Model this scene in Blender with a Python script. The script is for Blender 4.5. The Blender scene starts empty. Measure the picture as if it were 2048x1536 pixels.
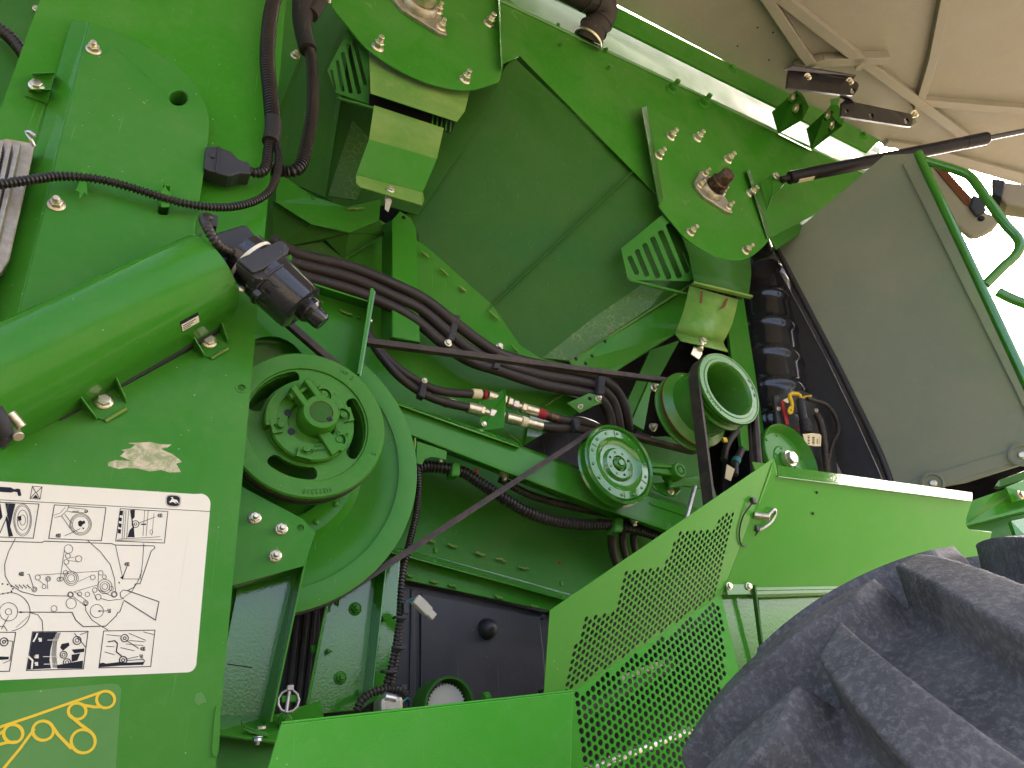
import bpy, bmesh, math, random
from mathutils import Vector, Matrix
from mathutils.geometry import delaunay_2d_cdt
random.seed(7)
rad = math.radians
S = bpy.context.scene
COL = S.collection

# ------------------------------------------------------------------ camera
CAMZ = 1.435
FPX = 1323.4
RW = ((0.867613, 0.147582, 0.474834), (-0.487599, 0.439658, 0.754287), (-0.097445, -0.885957, 0.453414))
CAM = Vector((0, 0, CAMZ))
cd = bpy.data.cameras.new("camera"); cam = bpy.data.objects.new("camera", cd); COL.objects.link(cam)
cd.sensor_width = 36.0; cd.lens = 36.0 * FPX / 2048.0; cd.clip_start = 0.02; cd.clip_end = 2000
right = Vector((RW[0][0], RW[1][0], RW[2][0])); down = Vector((RW[0][1], RW[1][1], RW[2][1])); fwd = Vector((RW[0][2], RW[1][2], RW[2][2]))
mw = Matrix((right, -down, -fwd)).transposed().to_4x4(); mw.translation = CAM
cam.matrix_world = mw
S.camera = cam

# ------------------------------------------------------------------ world, sun, exposure
SUN_EL, SUN_AZ = 42.0, -17.0          # azimuth measured from +X towards -Y (out of the machine)
w = bpy.data.worlds.new("World"); S.world = w; w.use_nodes = True
nt = w.node_tree; bg = nt.nodes["Background"]; sky = nt.nodes.new("ShaderNodeTexSky")
sky.sky_type = 'NISHITA'; sky.sun_disc = False; sky.sun_elevation = rad(SUN_EL)
sky.dust_density = 8.0; sky.air_density = 0.5; sky.ozone_density = 0.0
sd = Vector((math.cos(rad(SUN_EL)) * math.cos(rad(SUN_AZ)), -math.cos(rad(SUN_EL)) * math.sin(rad(SUN_AZ)), math.sin(rad(SUN_EL))))
sky.sun_rotation = math.atan2(sd.x, sd.y)
nt.links.new(sky.outputs[0], bg.inputs[0]); bg.inputs[1].default_value = 0.15
sl = bpy.data.lights.new("sun", 'SUN'); sl.energy = 3.2; sl.angle = rad(0.6); sl.color = (1.0, 0.93, 0.80)
so = bpy.data.objects.new("sun", sl); COL.objects.link(so)
so.rotation_euler = sd.to_track_quat('Z', 'Y').to_euler()
S.view_settings.view_transform = 'Standard'; S.view_settings.look = 'None'
S.view_settings.gamma = 1.0; S.view_settings.use_curve_mapping = False
S.view_settings.exposure = 2.95
S.render.engine = 'CYCLES'
S.render.resolution_x = 1024; S.render.resolution_y = 768

# ------------------------------------------------------------------ geometry helpers
def ray(x, y):
    v = (x - 1024.0, y - 768.0, FPX)
    return Vector([sum(RW[i][j] * v[j] for j in range(3)) for i in range(3)])
def P(x, y, Y):
    r = ray(x, y); return CAM + r * (Y / r.y)
def depth(p): return (p - CAM).dot(fwd)
def pxm(p, n): return n * depth(p) / FPX      # n photo pixels at p, in metres
class Plane:
    def __init__(s, a, b, c):
        s.o = a; s.n = (b - a).cross(c - a).normalized()
        if s.n.dot(CAM - a) < 0: s.n = -s.n
    def at(s, x, y):
        r = ray(x, y); t = (s.o - CAM).dot(s.n) / r.dot(s.n); return CAM + r * t
def YP(Y): return Plane(P(900, 700, Y), P(1000, 700, Y), P(900, 800, Y))

def set_smooth(me, ang=38):
    me.polygons.foreach_set('use_smooth', [True] * len(me.polygons))
    me.set_sharp_from_angle(angle=rad(ang))
def link(name, me, mat, parent=None, smooth=38):
    if smooth: set_smooth(me, smooth)
    if mat is not None and not me.materials: me.materials.append(mat)
    o = bpy.data.objects.new(name, me); COL.objects.link(o)
    if parent is not None: o.parent = parent
    return o
def thing(name, label, cat, group=None, loc=(0, 0, 0)):
    o = bpy.data.objects.new(name, None); COL.objects.link(o); o.empty_display_size = .1
    o.location = loc; o['label'] = label; o['category'] = cat
    if group: o['group'] = group
    return o
def tag(o, label, cat, group=None):
    o['label'] = label; o['category'] = cat
    if group: o['group'] = group
    return o
def mesh(name, verts, faces):
    me = bpy.data.meshes.new(name); me.from_pydata([tuple(v) for v in verts], [], faces); me.validate(); me.update(); return me
def bevel(o, w=.0016, seg=2, ang=40):
    m = o.modifiers.new('bevel', 'BEVEL'); m.width = w; m.segments = seg; m.limit_method = 'ANGLE'; m.angle_limit = rad(ang); m.harden_normals = False
    return o
def recalc(me):
    bm = bmesh.new(); bm.from_mesh(me); bmesh.ops.recalc_face_normals(bm, faces=bm.faces); bm.to_mesh(me); bm.free(); me.update()

def plate(name, parent, pts, mat, t=.005, n=None, holes=None, bev=.0015):
    """sheet with outline pts (3-D), thickness t away from the viewer, optional holes (lists of 3-D points)"""
    pts = [Vector(p) for p in pts]
    if n is None:
        n = Vector((0, 0, 0))
        for i in range(len(pts)): n += (pts[i] - pts[0]).cross(pts[(i + 1) % len(pts)] - pts[0])
        n.normalize()
        if n.dot(CAM - pts[0]) < 0: n = -n
    if not holes:
        k = len(pts)
        vs = pts + [p - n * t for p in pts]
        fs = [tuple(range(k)), tuple(reversed(range(k, 2 * k)))]
        for i in range(k): fs.append((i, (i + 1) % k, k + (i + 1) % k, k + i))
        me = mesh(name, vs, fs); recalc(me)
        o = link(name, me, mat, parent, 0)
        if bev: bevel(o, bev)
        return o
    u = (pts[1] - pts[0]).normalized(); u = (u - n * u.dot(n)).normalized(); v = n.cross(u); o0 = pts[0]
    def to2(p): d = p - o0; return Vector((d.dot(u), d.dot(v)))
    co = []; faces = []
    for loop in [pts] + holes:
        q2 = [to2(Vector(p)) for p in loop]
        if sum(q2[i - 1].x * q2[i].y - q2[i].x * q2[i - 1].y for i in range(len(q2))) < 0: q2.reverse()
        s = len(co); co += q2; faces.append(list(range(s, len(co))))
    ov, oe, of, a, b, oo = delaunay_2d_cdt(co, [], faces, 0, 1e-7)
    tris = [f for f, src in zip(of, oo) if src == [0]]
    vs = [o0 + u * q.x + v * q.y for q in ov]
    k = len(vs); cnt = {}
    for f in tris:
        for i in range(len(f)):
            e = (f[i], f[(i + 1) % len(f)]); cnt[e] = cnt.get(e, 0) + 1
    fs = [tuple(f) for f in tris] + [tuple(i + k for i in reversed(f)) for f in tris]
    for (i, j) in cnt:
        if (j, i) not in cnt: fs.append((j, i, i + k, j + k))
    me = mesh(name, vs + [p - n * t for p in vs], fs); recalc(me)
    return link(name, me, mat, parent, 30)
def pplate(name, parent, px, pl, mat, t=.005, holes=None, bev=.0015, smooth_pts=False):
    if not isinstance(pl, Plane): pl = YP(pl)
    if smooth_pts: px = smooth2(px)
    return plate(name, parent, [pl.at(*q) for q in px], mat, t, pl.n, [[pl.at(*q) for q in h] for h in holes] if holes else None, bev)
def flatplate(name, parent, k3, px, mat, t=.005, bev=.0015):
    pl = Plane(*[P(*q) for q in k3]); return plate(name, parent, [pl.at(*q) for q in px], mat, t, pl.n, None, bev)
def dplate(name, parent, pxY, mat, t=.005, bev=.0015):
    """sheet whose corners carry their own depth: (x, y, Y)"""
    return plate(name, parent, [P(*q) for q in pxY], mat, t, None, None, bev)
def smooth2(px, n=5):
    out = []; k = len(px)
    for i in range(k):
        p0, p1, p2, p3 = px[i - 1], px[i], px[(i + 1) % k], px[(i + 2) % k]
        if len(p1) > 2: out.append(p1[:2]); continue
        for j in range(n):
            t = j / n
            out.append(tuple(.5 * (2 * p1[c] + (p2[c] - p0[c]) * t + (2 * p0[c] - 5 * p1[c] + 4 * p2[c] - p3[c]) * t * t + (3 * p1[c] - p0[c] - 3 * p2[c] + p3[c]) * t ** 3) for c in (0, 1)))
    return out
def ell(cx, cy, rx, ry, n=20, a0=0, a1=360):
    return [(cx + rx * math.cos(rad(a0 + (a1 - a0) * i / n)), cy + ry * math.sin(rad(a0 + (a1 - a0) * i / n))) for i in range(n)]
def circ3(c, r, n=24, nrm=Vector((0, -1, 0)), ph=0):
    u = nrm.orthogonal().normalized(); v = nrm.cross(u)
    return [c + u * r * math.cos(ph + 2 * math.pi * i / n) + v * r * math.sin(ph + 2 * math.pi * i / n) for i in range(n)]

def box(name, parent, c, ux, uy, uz, mat, bev=.002):
    """box centred at c with half-extent vectors"""
    vs = [c + ux * a + uy * b + uz * d for a in (-1, 1) for b in (-1, 1) for d in (-1, 1)]
    fs = [(0, 1, 3, 2), (4, 6, 7, 5), (0, 4, 5, 1), (2, 3, 7, 6), (0, 2, 6, 4), (1, 5, 7, 3)]
    me = mesh(name, vs, fs); recalc(me)
    o = link(name, me, mat, parent, 0)
    if bev: bevel(o, bev)
    return o
def bar(name, parent, a, b, wv, tv, mat, bev=.0015):
    """rectangular bar from a to b, half width / thickness vectors"""
    return box(name, parent, (a + b) / 2, (b - a) / 2, wv, tv, mat, bev)

def lathe_mesh(name, prof, n=64, closed=True):
    """profile [(r, y)] round the Y axis (y positive = into the machine)"""
    vs = []; fs = []
    for (r, y) in prof:
        for i in range(n):
            a = 2 * math.pi * i / n; vs.append((r * math.cos(a), y, r * math.sin(a)))
    m = len(prof)
    for j in range(m if closed else m - 1):
        for i in range(n):
            a = j * n + i; b = j * n + (i + 1) % n; c = ((j + 1) % m) * n + (i + 1) % n; d = ((j + 1) % m) * n + i
            fs.append((a, b, c, d))
    if not closed:
        fs.append(tuple(range(n))); fs.append(tuple(range((m - 1) * n, m * n)))
    me = mesh(name, vs, fs); recalc(me); return me
def lathe(name, parent, prof, c, mat, n=64, closed=True, axis=None, smooth=35):
    me = lathe_mesh(name, prof, n, closed)
    if axis is not None:
        q = Vector((0, -1, 0)).rotation_difference(Vector(axis).normalized()); me.transform(q.to_matrix().to_4x4())
    me.transform(Matrix.Translation(Vector(c)))
    return link(name, me, mat, parent, smooth)
def cyl(name, parent, a, b, r, mat, n=24, r2=None, bev=.001):
    a = Vector(a); b = Vector(b); d = (b - a).normalized(); r2 = r if r2 is None else r2
    va = circ3(a, r, n, d); vb = circ3(b, r2, n, d)
    fs = [tuple(reversed(range(n))), tuple(range(n, 2 * n))] + [(i, (i + 1) % n, n + (i + 1) % n, n + i) for i in range(n)]
    me = mesh(name, va + vb, fs); recalc(me)
    o = link(name, me, mat, parent, 35)
    if bev: bevel(o, bev)
    return o
def spline(pts, step=.01):
    pts = [Vector(p) for p in pts]; P4 = [2 * pts[0] - pts[1]] + pts + [2 * pts[-1] - pts[-2]]
    out = []
    for i in range(1, len(P4) - 2):
        p0, p1, p2, p3 = P4[i - 1:i + 3]; n = max(2, int((p2 - p1).length / step))
        for j in range(n):
            t = j / n
            out.append(.5 * (2 * p1 + (p2 - p0) * t + (2 * p0 - 5 * p1 + 4 * p2 - p3) * t * t + (3 * p1 - p0 - 3 * p2 + p3) * t ** 3))
    out.append(pts[-1]); return out
def resample(pl, step):
    L = [0]
    for i in range(1, len(pl)): L.append(L[-1] + (pl[i] - pl[i - 1]).length)
    n = max(2, int(L[-1] / step)); out = []; j = 0
    for i in range(n + 1):
        s = L[-1] * i / n
        while j < len(L) - 2 and L[j + 1] < s: j += 1
        t = (s - L[j]) / max(1e-9, L[j + 1] - L[j]); out.append(pl[j].lerp(pl[j + 1], min(1, max(0, t))))
    return out
def tube(name, parent, pts, r, mat, corr=None, n=14, step=.012, closed=False, rfun=None):
    """round tube along a spline; corr = (pitch, depth) gives a ribbed conduit"""
    path = resample(spline(pts, .006), (corr[0] / 4 if corr else step))
    vs = []; fs = []; N = len(path); up = None
    for i, p in enumerate(path):
        d = (path[min(i + 1, N - 1)] - path[max(i - 1, 0)]).normalized()
        if up is None: up = d.orthogonal().normalized()
        up = (up - d * up.dot(d)).normalized(); v = d.cross(up)
        rr = r * (rfun(i / (N - 1)) if rfun else 1)
        if corr: rr -= (0, corr[1] * .15, corr[1], corr[1])[i % 4] if i % 4 != 1 else 0
        for k in range(n):
            a = 2 * math.pi * k / n; vs.append(p + up * rr * math.cos(a) + v * rr * math.sin(a))
    for i in range(N - 1):
        for k in range(n): fs.append((i * n + k, i * n + (k + 1) % n, (i + 1) * n + (k + 1) % n, (i + 1) * n + k))
    fs.append(tuple(reversed(range(n)))); fs.append(tuple(range((N - 1) * n, N * n)))
    me = mesh(name, vs, fs); recalc(me)
    return link(name, me, mat, parent, 60 if not corr else 50)
def ptube(name, parent, pxY, rpx, mat, **k):
    pts = [P(*q) for q in pxY]; r = pxm(pts[len(pts) // 2], rpx)
    return tube(name, parent, pts, r, mat, **k)

# ---------------- fasteners (shared meshes, built round the -Y axis: they stick out towards -Y)
def hexprism(bm, r, y0, y1, cham=.12):
    rings = [(r * .96, y0), (r, y0 - (y0 - y1) * .05), (r, y1 + (y0 - y1) * cham), (r * .88, y1)]
    vs = []
    for (q, y) in rings: vs.append([bm.verts.new((q * math.cos(math.pi / 3 * i), y, q * math.sin(math.pi / 3 * i))) for i in range(6)])
    for a, b in zip(vs, vs[1:]):
        for i in range(6): bm.faces.new((a[i], a[(i + 1) % 6], b[(i + 1) % 6], b[i]))
    bm.faces.new(vs[-1]); bm.faces.new(list(reversed(vs[0])))
def discs(bm, prof, n=20):
    vs = []
    for (q, y) in prof: vs.append([bm.verts.new((q * math.cos(2 * math.pi * i / n), y, q * math.sin(2 * math.pi * i / n))) for i in range(n)])
    for a, b in zip(vs, vs[1:]):
        for i in range(n): bm.faces.new((a[i], a[(i + 1) % n], b[(i + 1) % n], b[i]))
    bm.faces.new(vs[-1]); bm.faces.new(list(reversed(vs[0])))
FAST = {}
def fast_mesh(kind, mat):
    if (kind, mat.name) in FAST: return FAST[kind, mat.name]
    bm = bmesh.new()
    if kind == 'nut':      # flange nut with a stud
        discs(bm, [(1.0, .02), (1.0, -.12), (.82, -.26), (.75, -.28)])
        hexprism(bm, .76, -.25, -.85); discs(bm, [(.40, -.8), (.42, -.95), (.38, -1.0), (.42, -1.06), (.38, -1.12), (.42, -1.18), (.38, -1.25), (.42, -1.31), (.40, -1.42), (.32, -1.5), (.2, -1.5)], 16)
    elif kind == 'stud':   # long stud with flange nut
        discs(bm, [(1.0, .02), (1.0, -.12), (.82, -.3), (.75, -.32)])
        hexprism(bm, .74, -.3, -1.1); discs(bm, [(.42, -1.0), (.44, -1.25), (.40, -1.32), (.44, -1.4), (.40, -1.48), (.44, -1.56), (.40, -1.64), (.44, -1.72), (.44, -2.0), (.36, -2.1), (.2, -2.1)], 16)
    elif kind == 'bolt':   # flange hex head
        discs(bm, [(1.0, .02), (1.0, -.12), (.82, -.24), (.74, -.26)])
        hexprism(bm, .76, -.24, -.72); discs(bm, [(.5, -.70), (.46, -.735), (.2, -.735)])
    elif kind == 'hex':    # plain hex head
        hexprism(bm, .95, .02, -.6)
    elif kind == 'rivet':
        discs(bm, [(1.0, .02), (.98, -.2), (.8, -.42), (.45, -.55), (.15, -.6)])
    elif kind == 'peg':
        discs(bm, [(1.0, .02), (1.0, -2.4), (.75, -2.5), (.6, -2.0), (.3, -2.0)])
    bmesh.ops.recalc_face_normals(bm, faces=bm.faces)
    me = bpy.data.meshes.new(kind); bm.to_mesh(me); bm.free(); set_smooth(me, 32); me.materials.append(mat)
    FAST[kind, mat.name] = me; return me
def fasten(parent, p, size, kind='nut', mat=None, nrm=(0, -1, 0), name='bolt', spin=None):
    o = bpy.data.objects.new(name, fast_mesh(kind, mat or M['zinc'])); COL.objects.link(o)
    q = Vector((0, -1, 0)).rotation_difference(Vector(nrm).normalized()).to_matrix().to_4x4()
    o.matrix_world = Matrix.Translation(p) @ q @ Matrix.Rotation(random.uniform(0, 1) if spin is None else spin, 4, 'Y') @ Matrix.Scale(size, 4)
    if parent is not None: o.parent = parent
    return o
def pfast(parent, x, y, Y, rpx, kind='nut', mat=None, nrm=(0, -1, 0), name='bolt'):
    p = Y.at(x, y) if isinstance(Y, Plane) else P(x, y, Y)
    return fasten(parent, p, pxm(p, rpx), kind, mat, Y.n if isinstance(Y, Plane) else nrm, name)

# ---------------- flat print
def ribbon(vs, fs, pts, wd, pl, off, close=False):
    off += random.uniform(0, 2.5e-4)
    Q = [pl.at(*q) + pl.n * off for q in pts]; k = len(Q); n0 = len(vs)
    for i in range(k):
        a = Q[i - 1] if (i > 0 or close) else None; b = Q[(i + 1) % k] if (i < k - 1 or close) else None
        d1 = (Q[i] - a).normalized() if a is not None else (b - Q[i]).normalized(); d2 = (b - Q[i]).normalized() if b is not None else d1
        s = pl.n.cross(d1 + d2)
        if s.length < .4: s = pl.n.cross(d1)
        s.normalize(); h = wd / 2 / max(.5, s.dot(pl.n.cross(d1)))
        vs += [Q[i] - s * h, Q[i] + s * h]
    for i in range(k if close else k - 1):
        j = (i + 1) % k; fs.append((n0 + 2 * i, n0 + 2 * j, n0 + 2 * j + 1, n0 + 2 * i + 1))
def filled(vs, fs, pts, pl, off):
    off += random.uniform(0, 1.5e-4)
    n = len(vs); vs += [pl.at(*q) + pl.n * off for q in pts]; fs.append(tuple(range(n, n + len(pts))))
SEG = {'0': [[(0, 0), (1, 0), (1, 2), (0, 2), (0, 0)]], '4': [[(.75, 2), (.75, 0), (0, 1.35), (1.05, 1.35)]], '5': [[(1, 0), (.1, 0), (0, .9), (.7, .8), (1, 1.2), (.9, 1.8), (.5, 2), (0, 1.85)]],
       '2': [[(0, .3), (.4, 0), (.9, .2), (.9, .7), (0, 2), (1, 2)]], '3': [[(0, 0), (.9, .1), (.9, .8), (.4, 1), (.95, 1.2), (.9, 1.9), (0, 2)]], '8': [[(.5, 0), (.95, .5), (.5, 1), (0, .5), (.5, 0)], [(.5, 1), (1, 1.5), (.5, 2), (0, 1.5), (.5, 1)]]}
def digits(vs, fs, s, x, y, h, wd, pl, off, slant=0):
    for ch in s:
        for st in SEG[ch]: ribbon(vs, fs, [(x + (q[0] * .62 + slant * (2 - q[1])) * h / 2, y + q[1] * h / 2) for q in st], wd, pl, off)
        x += h * .5

def text3d(name, parent, s, c, size, ang, mat, depth_=.002, nrm=None):
    cu = bpy.data.curves.new(name, 'FONT'); cu.body = s; cu.size = size; cu.extrude = depth_; cu.align_x = 'CENTER'; cu.align_y = 'CENTER'; cu.resolution_u = 3
    t = bpy.data.objects.new(name, cu); COL.objects.link(t)
    me = bpy.data.meshes.new_from_object(t.evaluated_get(bpy.context.evaluated_depsgraph_get()))
    bpy.data.objects.remove(t); bpy.data.curves.remove(cu)
    me.transform(Matrix.Translation(c) @ Matrix.Rotation(ang, 4, 'Y') @ Matrix.Rotation(math.pi / 2, 4, 'X'))
    me.materials.clear()
    return link(name, me, mat, parent, 0)

# ------------------------------------------------------------------ materials
M = {}
def new_mat(name):
    m = bpy.data.materials.new(name); m.use_nodes = True; M[name] = m
    return m, m.node_tree, m.node_tree.nodes['Principled BSDF']
def noise(nt, scale, detail=4, rough=.55, coord=None, dist=0):
    n = nt.nodes.new('ShaderNodeTexNoise'); n.inputs['Scale'].default_value = scale; n.inputs['Detail'].default_value = detail; n.inputs['Roughness'].default_value = rough; n.inputs['Distortion'].default_value = dist
    nt.links.new(coord, n.inputs['Vector']); return n
def ramp(nt, src, stops):
    r = nt.nodes.new('ShaderNodeValToRGB'); e = r.color_ramp.elements
    while len(e) < len(stops): e.new(.5)
    for el, (p, c) in zip(e, stops): el.position = p; el.color = c if len(c) == 4 else (*c, 1)
    nt.links.new(src, r.inputs[0]); return r
def mixc(nt, fac, a, b):
    n = nt.nodes.new('ShaderNodeMix'); n.data_type = 'RGBA'
    for s, v in ((0, fac), (6, a), (7, b)):
        if hasattr(v, 'is_linked'): nt.links.new(v, n.inputs[s])
        else: n.inputs[s].default_value = v if s == 0 else (*v, 1)
    return n.outputs[2]
def bump(nt, src, strength, dist, prev=None):
    b = nt.nodes.new('ShaderNodeBump'); b.inputs['Strength'].default_value = strength; b.inputs['Distance'].default_value = dist
    nt.links.new(src, b.inputs['Height'])
    if prev is not None: nt.links.new(prev, b.inputs['Normal'])
    return b.outputs[0]
def co(nt): return nt.nodes.new('ShaderNodeNewGeometry').outputs['Position']

def paint(name, base, rough=.28, peel=.10, dust=.045, dustc=(.42, .40, .25), speck=True, coat=0, peelscale=260, rust=False, dustlo=.42, spec=.12):
    m, nt, b = new_mat(name); c = co(nt)
    n1 = noise(nt, 3.2, 6, .6, c, .4); n2 = noise(nt, 34, 5, .65, c)
    r1 = ramp(nt, n1.outputs[0], [(dustlo, (0, 0, 0)), (.78, (dust * 2.2,) * 3)])
    col = mixc(nt, r1.outputs[0], base, dustc)
    r2 = ramp(nt, n2.outputs[0], [(.50, (0, 0, 0)), (.8, (dust,) * 3)])
    col = mixc(nt, r2.outputs[0], col, dustc)
    if speck:
        v = nt.nodes.new('ShaderNodeTexVoronoi'); v.inputs['Scale'].default_value = 42; nt.links.new(c, v.inputs['Vector'])
        n3 = noise(nt, 9, 2, .5, c)
        mth = nt.nodes.new('ShaderNodeMath'); mth.operation = 'MULTIPLY_ADD'; mth.inputs[1].default_value = -.16; mth.inputs[2].default_value = .115
        nt.links.new(n3.outputs[0], mth.inputs[0])
        ls = nt.nodes.new('ShaderNodeMath'); ls.operation = 'LESS_THAN'; nt.links.new(v.outputs['Distance'], ls.inputs[0]); nt.links.new(mth.outputs[0], ls.inputs[1])
        f2 = nt.nodes.new('ShaderNodeMath'); f2.operation = 'MULTIPLY'; f2.inputs[1].default_value = .45; nt.links.new(ls.outputs[0], f2.inputs[0])
        col = mixc(nt, f2.outputs[0], col, (.55, .55, .42))
    # fine scratches: stretched noise
    mp = nt.nodes.new('ShaderNodeMapping'); mp.inputs['Rotation'].default_value = (.3, .5, .7); mp.inputs['Scale'].default_value = (130, 130, 4); nt.links.new(c, mp.inputs[0])
    sc = noise(nt, 1, 2, .5, mp.outputs[0]); rs = ramp(nt, sc.outputs[0], [(.70, (0, 0, 0)), (.76, (.12,) * 3)])
    col = mixc(nt, rs.outputs[0], col, (.35, .42, .25))
    if rust:
        n5 = noise(nt, 11, 6, .7, c); r5 = ramp(nt, n5.outputs[0], [(.60, (0, 0, 0)), (.68, (.8,) * 3)]); col = mixc(nt, r5.outputs[0], col, (.16, .06, .02))
    nt.links.new(col, b.inputs['Base Color'])
    rr = ramp(nt, n1.outputs[0], [(.35, (rough * .8,) * 3), (.75, (min(1, rough * 1.5),) * 3)]); nt.links.new(rr.outputs[0], b.inputs['Roughness'])
    b.inputs['Specular IOR Level'].default_value = spec
    b.inputs['Coat Weight'].default_value = coat; b.inputs['Coat Roughness'].default_value = .08
    n4 = noise(nt, peelscale, 2, .5, c); n6 = noise(nt, 5, 2, .5, c)
    nn = bump(nt, n6.outputs[0], .06, .01)
    nn = bump(nt, n4.outputs[0], peel, .002, nn)
    nt.links.new(nn, b.inputs['Normal'])
    if coat: nt.links.new(nn, b.inputs['Coat Normal'])
    return m
G = (.038, .203, .014)
paint('green', G, rough=.20)
paint('green_band', G, rough=.35, peel=.12, dust=.03, spec=.12)
paint('green_tube', G, rough=.17, peel=.05, dust=.03, spec=.20)
GG = (.055, .305, .024)
paint('green_shield', GG, rough=.15, peel=.05, dust=.03, spec=.16)
paint('green_guard', GG, rough=.24, dust=.04, spec=.12)
paint('green_beam', G, rough=.22, dust=.03, spec=.2)
paint('green_gloss', G, rough=.08, peel=.12, dust=.01, coat=0, peelscale=150, spec=.9)
paint('green_satin', (.040, .185, .020), rough=.42, dust=.04)
paint('green_shaded', (.023, .106, .008), rough=.45, dust=.025, spec=.15, dustlo=.35)  # same green paint, darkened: shade of the bay put into the base colour
paint('green_tray', (.070, .215, .026), rough=.40, dust=.24, coat=.05, dustc=(.38, .42, .12), dustlo=.30)
paint('green_rusty', (.070, .215, .026), rough=.40, dust=.24, coat=.05, dustc=(.38, .42, .12), dustlo=.30, rust=False)
paint('green_decal', (.085, .235, .050), rough=.35, dust=.04, coat=0)
paint('green_cast', (.040, .195, .010), rough=.30, peel=.30, dust=.05, coat=0, spec=.2, peelscale=330)
paint('green_drum', (.042, .20, .014), rough=.22, peel=.25, dust=.05, spec=.55, peelscale=330)
paint('cream', (.78, .72, .56), rough=.35, peel=.03, dust=.02, dustc=(.5, .45, .33), coat=0, speck=False, spec=.45)
paint('cream_label', (.75, .66, .42), rough=.5, peel=.03, dust=.05, coat=0, speck=False)
paint('yellow', (.75, .50, .03), rough=.4, peel=.04, dust=.03, coat=0, speck=False)
paint('red', (.35, .02, .03), rough=.4, peel=.04, dust=.05, coat=0, speck=False)
paint('ink', (.018, .018, .026), rough=.45, peel=.02, dust=.0, coat=0, speck=False)
paint('lid_plastic', (.245, .228, .182), rough=.55, peel=.05, dust=.10, dustc=(.50, .44, .32), coat=0, speck=True, peelscale=120, spec=.45)
paint('door_plastic', (.225, .255, .18), rough=.55, peel=.06, dust=.20, dustc=(.33, .31, .23), coat=0, peelscale=120, dustlo=.4)
paint('black_plastic', (.020, .020, .022), rough=.42, peel=.25, dust=.04, dustc=(.2, .18, .15), coat=0, peelscale=420, spec=.45)
paint('black_gloss', (.012, .012, .015), rough=.16, peel=.05, dust=.03, dustc=(.2, .18, .15), coat=.3, spec=.45)
paint('rubber_seal', (.022, .021, .023), rough=.6, peel=.05, dust=.05, dustc=(.2, .18, .16), coat=0, spec=.45)
paint('hose', (.022, .016, .014), rough=.5, peel=.06, dust=.06, dustc=(.16, .11, .07), coat=0, spec=.45)
paint('loom', (.017, .014, .012), rough=.36, peel=.03, dust=.10, dustc=(.17, .12, .08), coat=0, speck=False, spec=.45)
paint('tape', (.03, .027, .024), rough=.7, peel=.3, dust=.1, dustc=(.17, .13, .09), coat=0, speck=False, peelscale=150)
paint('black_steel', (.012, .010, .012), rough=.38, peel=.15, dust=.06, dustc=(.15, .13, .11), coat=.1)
paint('teal', (.05, .25, .24), rough=.5, dust=0, coat=0, speck=False)
paint('grey_plug', (.50, .47, .38), rough=.45, peel=.05, dust=.08, coat=0, speck=False)
paint('lamp_grey', (.30, .26, .19), rough=.5, dust=.1, coat=0)
paint('redrust', (.13, .045, .022), rough=.75, peel=.4, dust=.2, dustc=(.2, .08, .04), coat=0, speck=False)

def metal(name, base, rough, rustc=None, amt=.5, bumpk=.1):
    m, nt, b = new_mat(name); c = co(nt); n = noise(nt, 60, 6, .65, c)
    b.inputs['Metallic'].default_value = .85
    col = mixc(nt, ramp(nt, n.outputs[0], [(.4, (0, 0, 0)), (.7, (1, 1, 1))]).outputs[0], base, tuple(x * .72 for x in base))
    if rustc:
        n2 = noise(nt, 38, 6, .7, c); r2 = ramp(nt, n2.outputs[0], [(1 - amt, (0, 0, 0)), (min(1, 1.08 - amt), (1, 1, 1))])
        col = mixc(nt, r2.outputs[0], col, rustc)
    nt.links.new(col, b.inputs['Base Color']); b.inputs['Roughness'].default_value = rough
    nt.links.new(bump(nt, n.outputs[0], bumpk, .002), b.inputs['Normal'])
metal('zinc', (.72, .66, .48), .34)
metal('zinc_rust', (.68, .60, .42), .42, (.20, .08, .03), .42)
metal('steel', (.62, .61, .58), .28)
metal('cast_grey', (.50, .46, .35), .48, bumpk=.25)
metal('rusty_shaft', (.20, .13, .09), .55, (.09, .05, .035), .55, .2)
metal('aluminium', (.40, .365, .30), .55, bumpk=.3)
metal('ring_steel', (.40, .36, .32), .4)

def belt_mat():
    m, nt, b = new_mat('belt'); c = co(nt)
    n = noise(nt, 25, 6, .7, c); n2 = noise(nt, 420, 2, .5, c)
    col = mixc(nt, ramp(nt, n.outputs[0], [(.45, (0, 0, 0)), (.75, (1, 1, 1))]).outputs[0], (.030, .021, .017), (.085, .050, .030))
    nt.links.new(col, b.inputs['Base Color']); b.inputs['Roughness'].default_value = .62
    nt.links.new(bump(nt, n2.outputs[0], .25, .002), b.inputs['Normal'])
belt_mat()
def tyre_mat():
    m, nt, b = new_mat('tyre_rubber'); c = co(nt)
    n = noise(nt, 9, 8, .7, c, .6); n2 = noise(nt, 120, 6, .75, c, .3); n3 = noise(nt, 330, 3, .6, c)
    col = mixc(nt, ramp(nt, n.outputs[0], [(.4, (0, 0, 0)), (.75, (1, 1, 1))]).outputs[0], (.078, .073, .071), (.165, .153, .145))
    col = mixc(nt, ramp(nt, n2.outputs[0], [(.48, (0, 0, 0)), (.75, (.55,) * 3)]).outputs[0], col, (.36, .338, .308))
    nt.links.new(col, b.inputs['Base Color']); b.inputs['Roughness'].default_value = .7; b.inputs['Specular IOR Level'].default_value = .25
    nn = bump(nt, n2.outputs[0], .26, .006); nn = bump(nt, n3.outputs[0], .3, .002, nn)
    nt.links.new(nn, b.inputs['Normal'])
tyre_mat()
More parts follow.
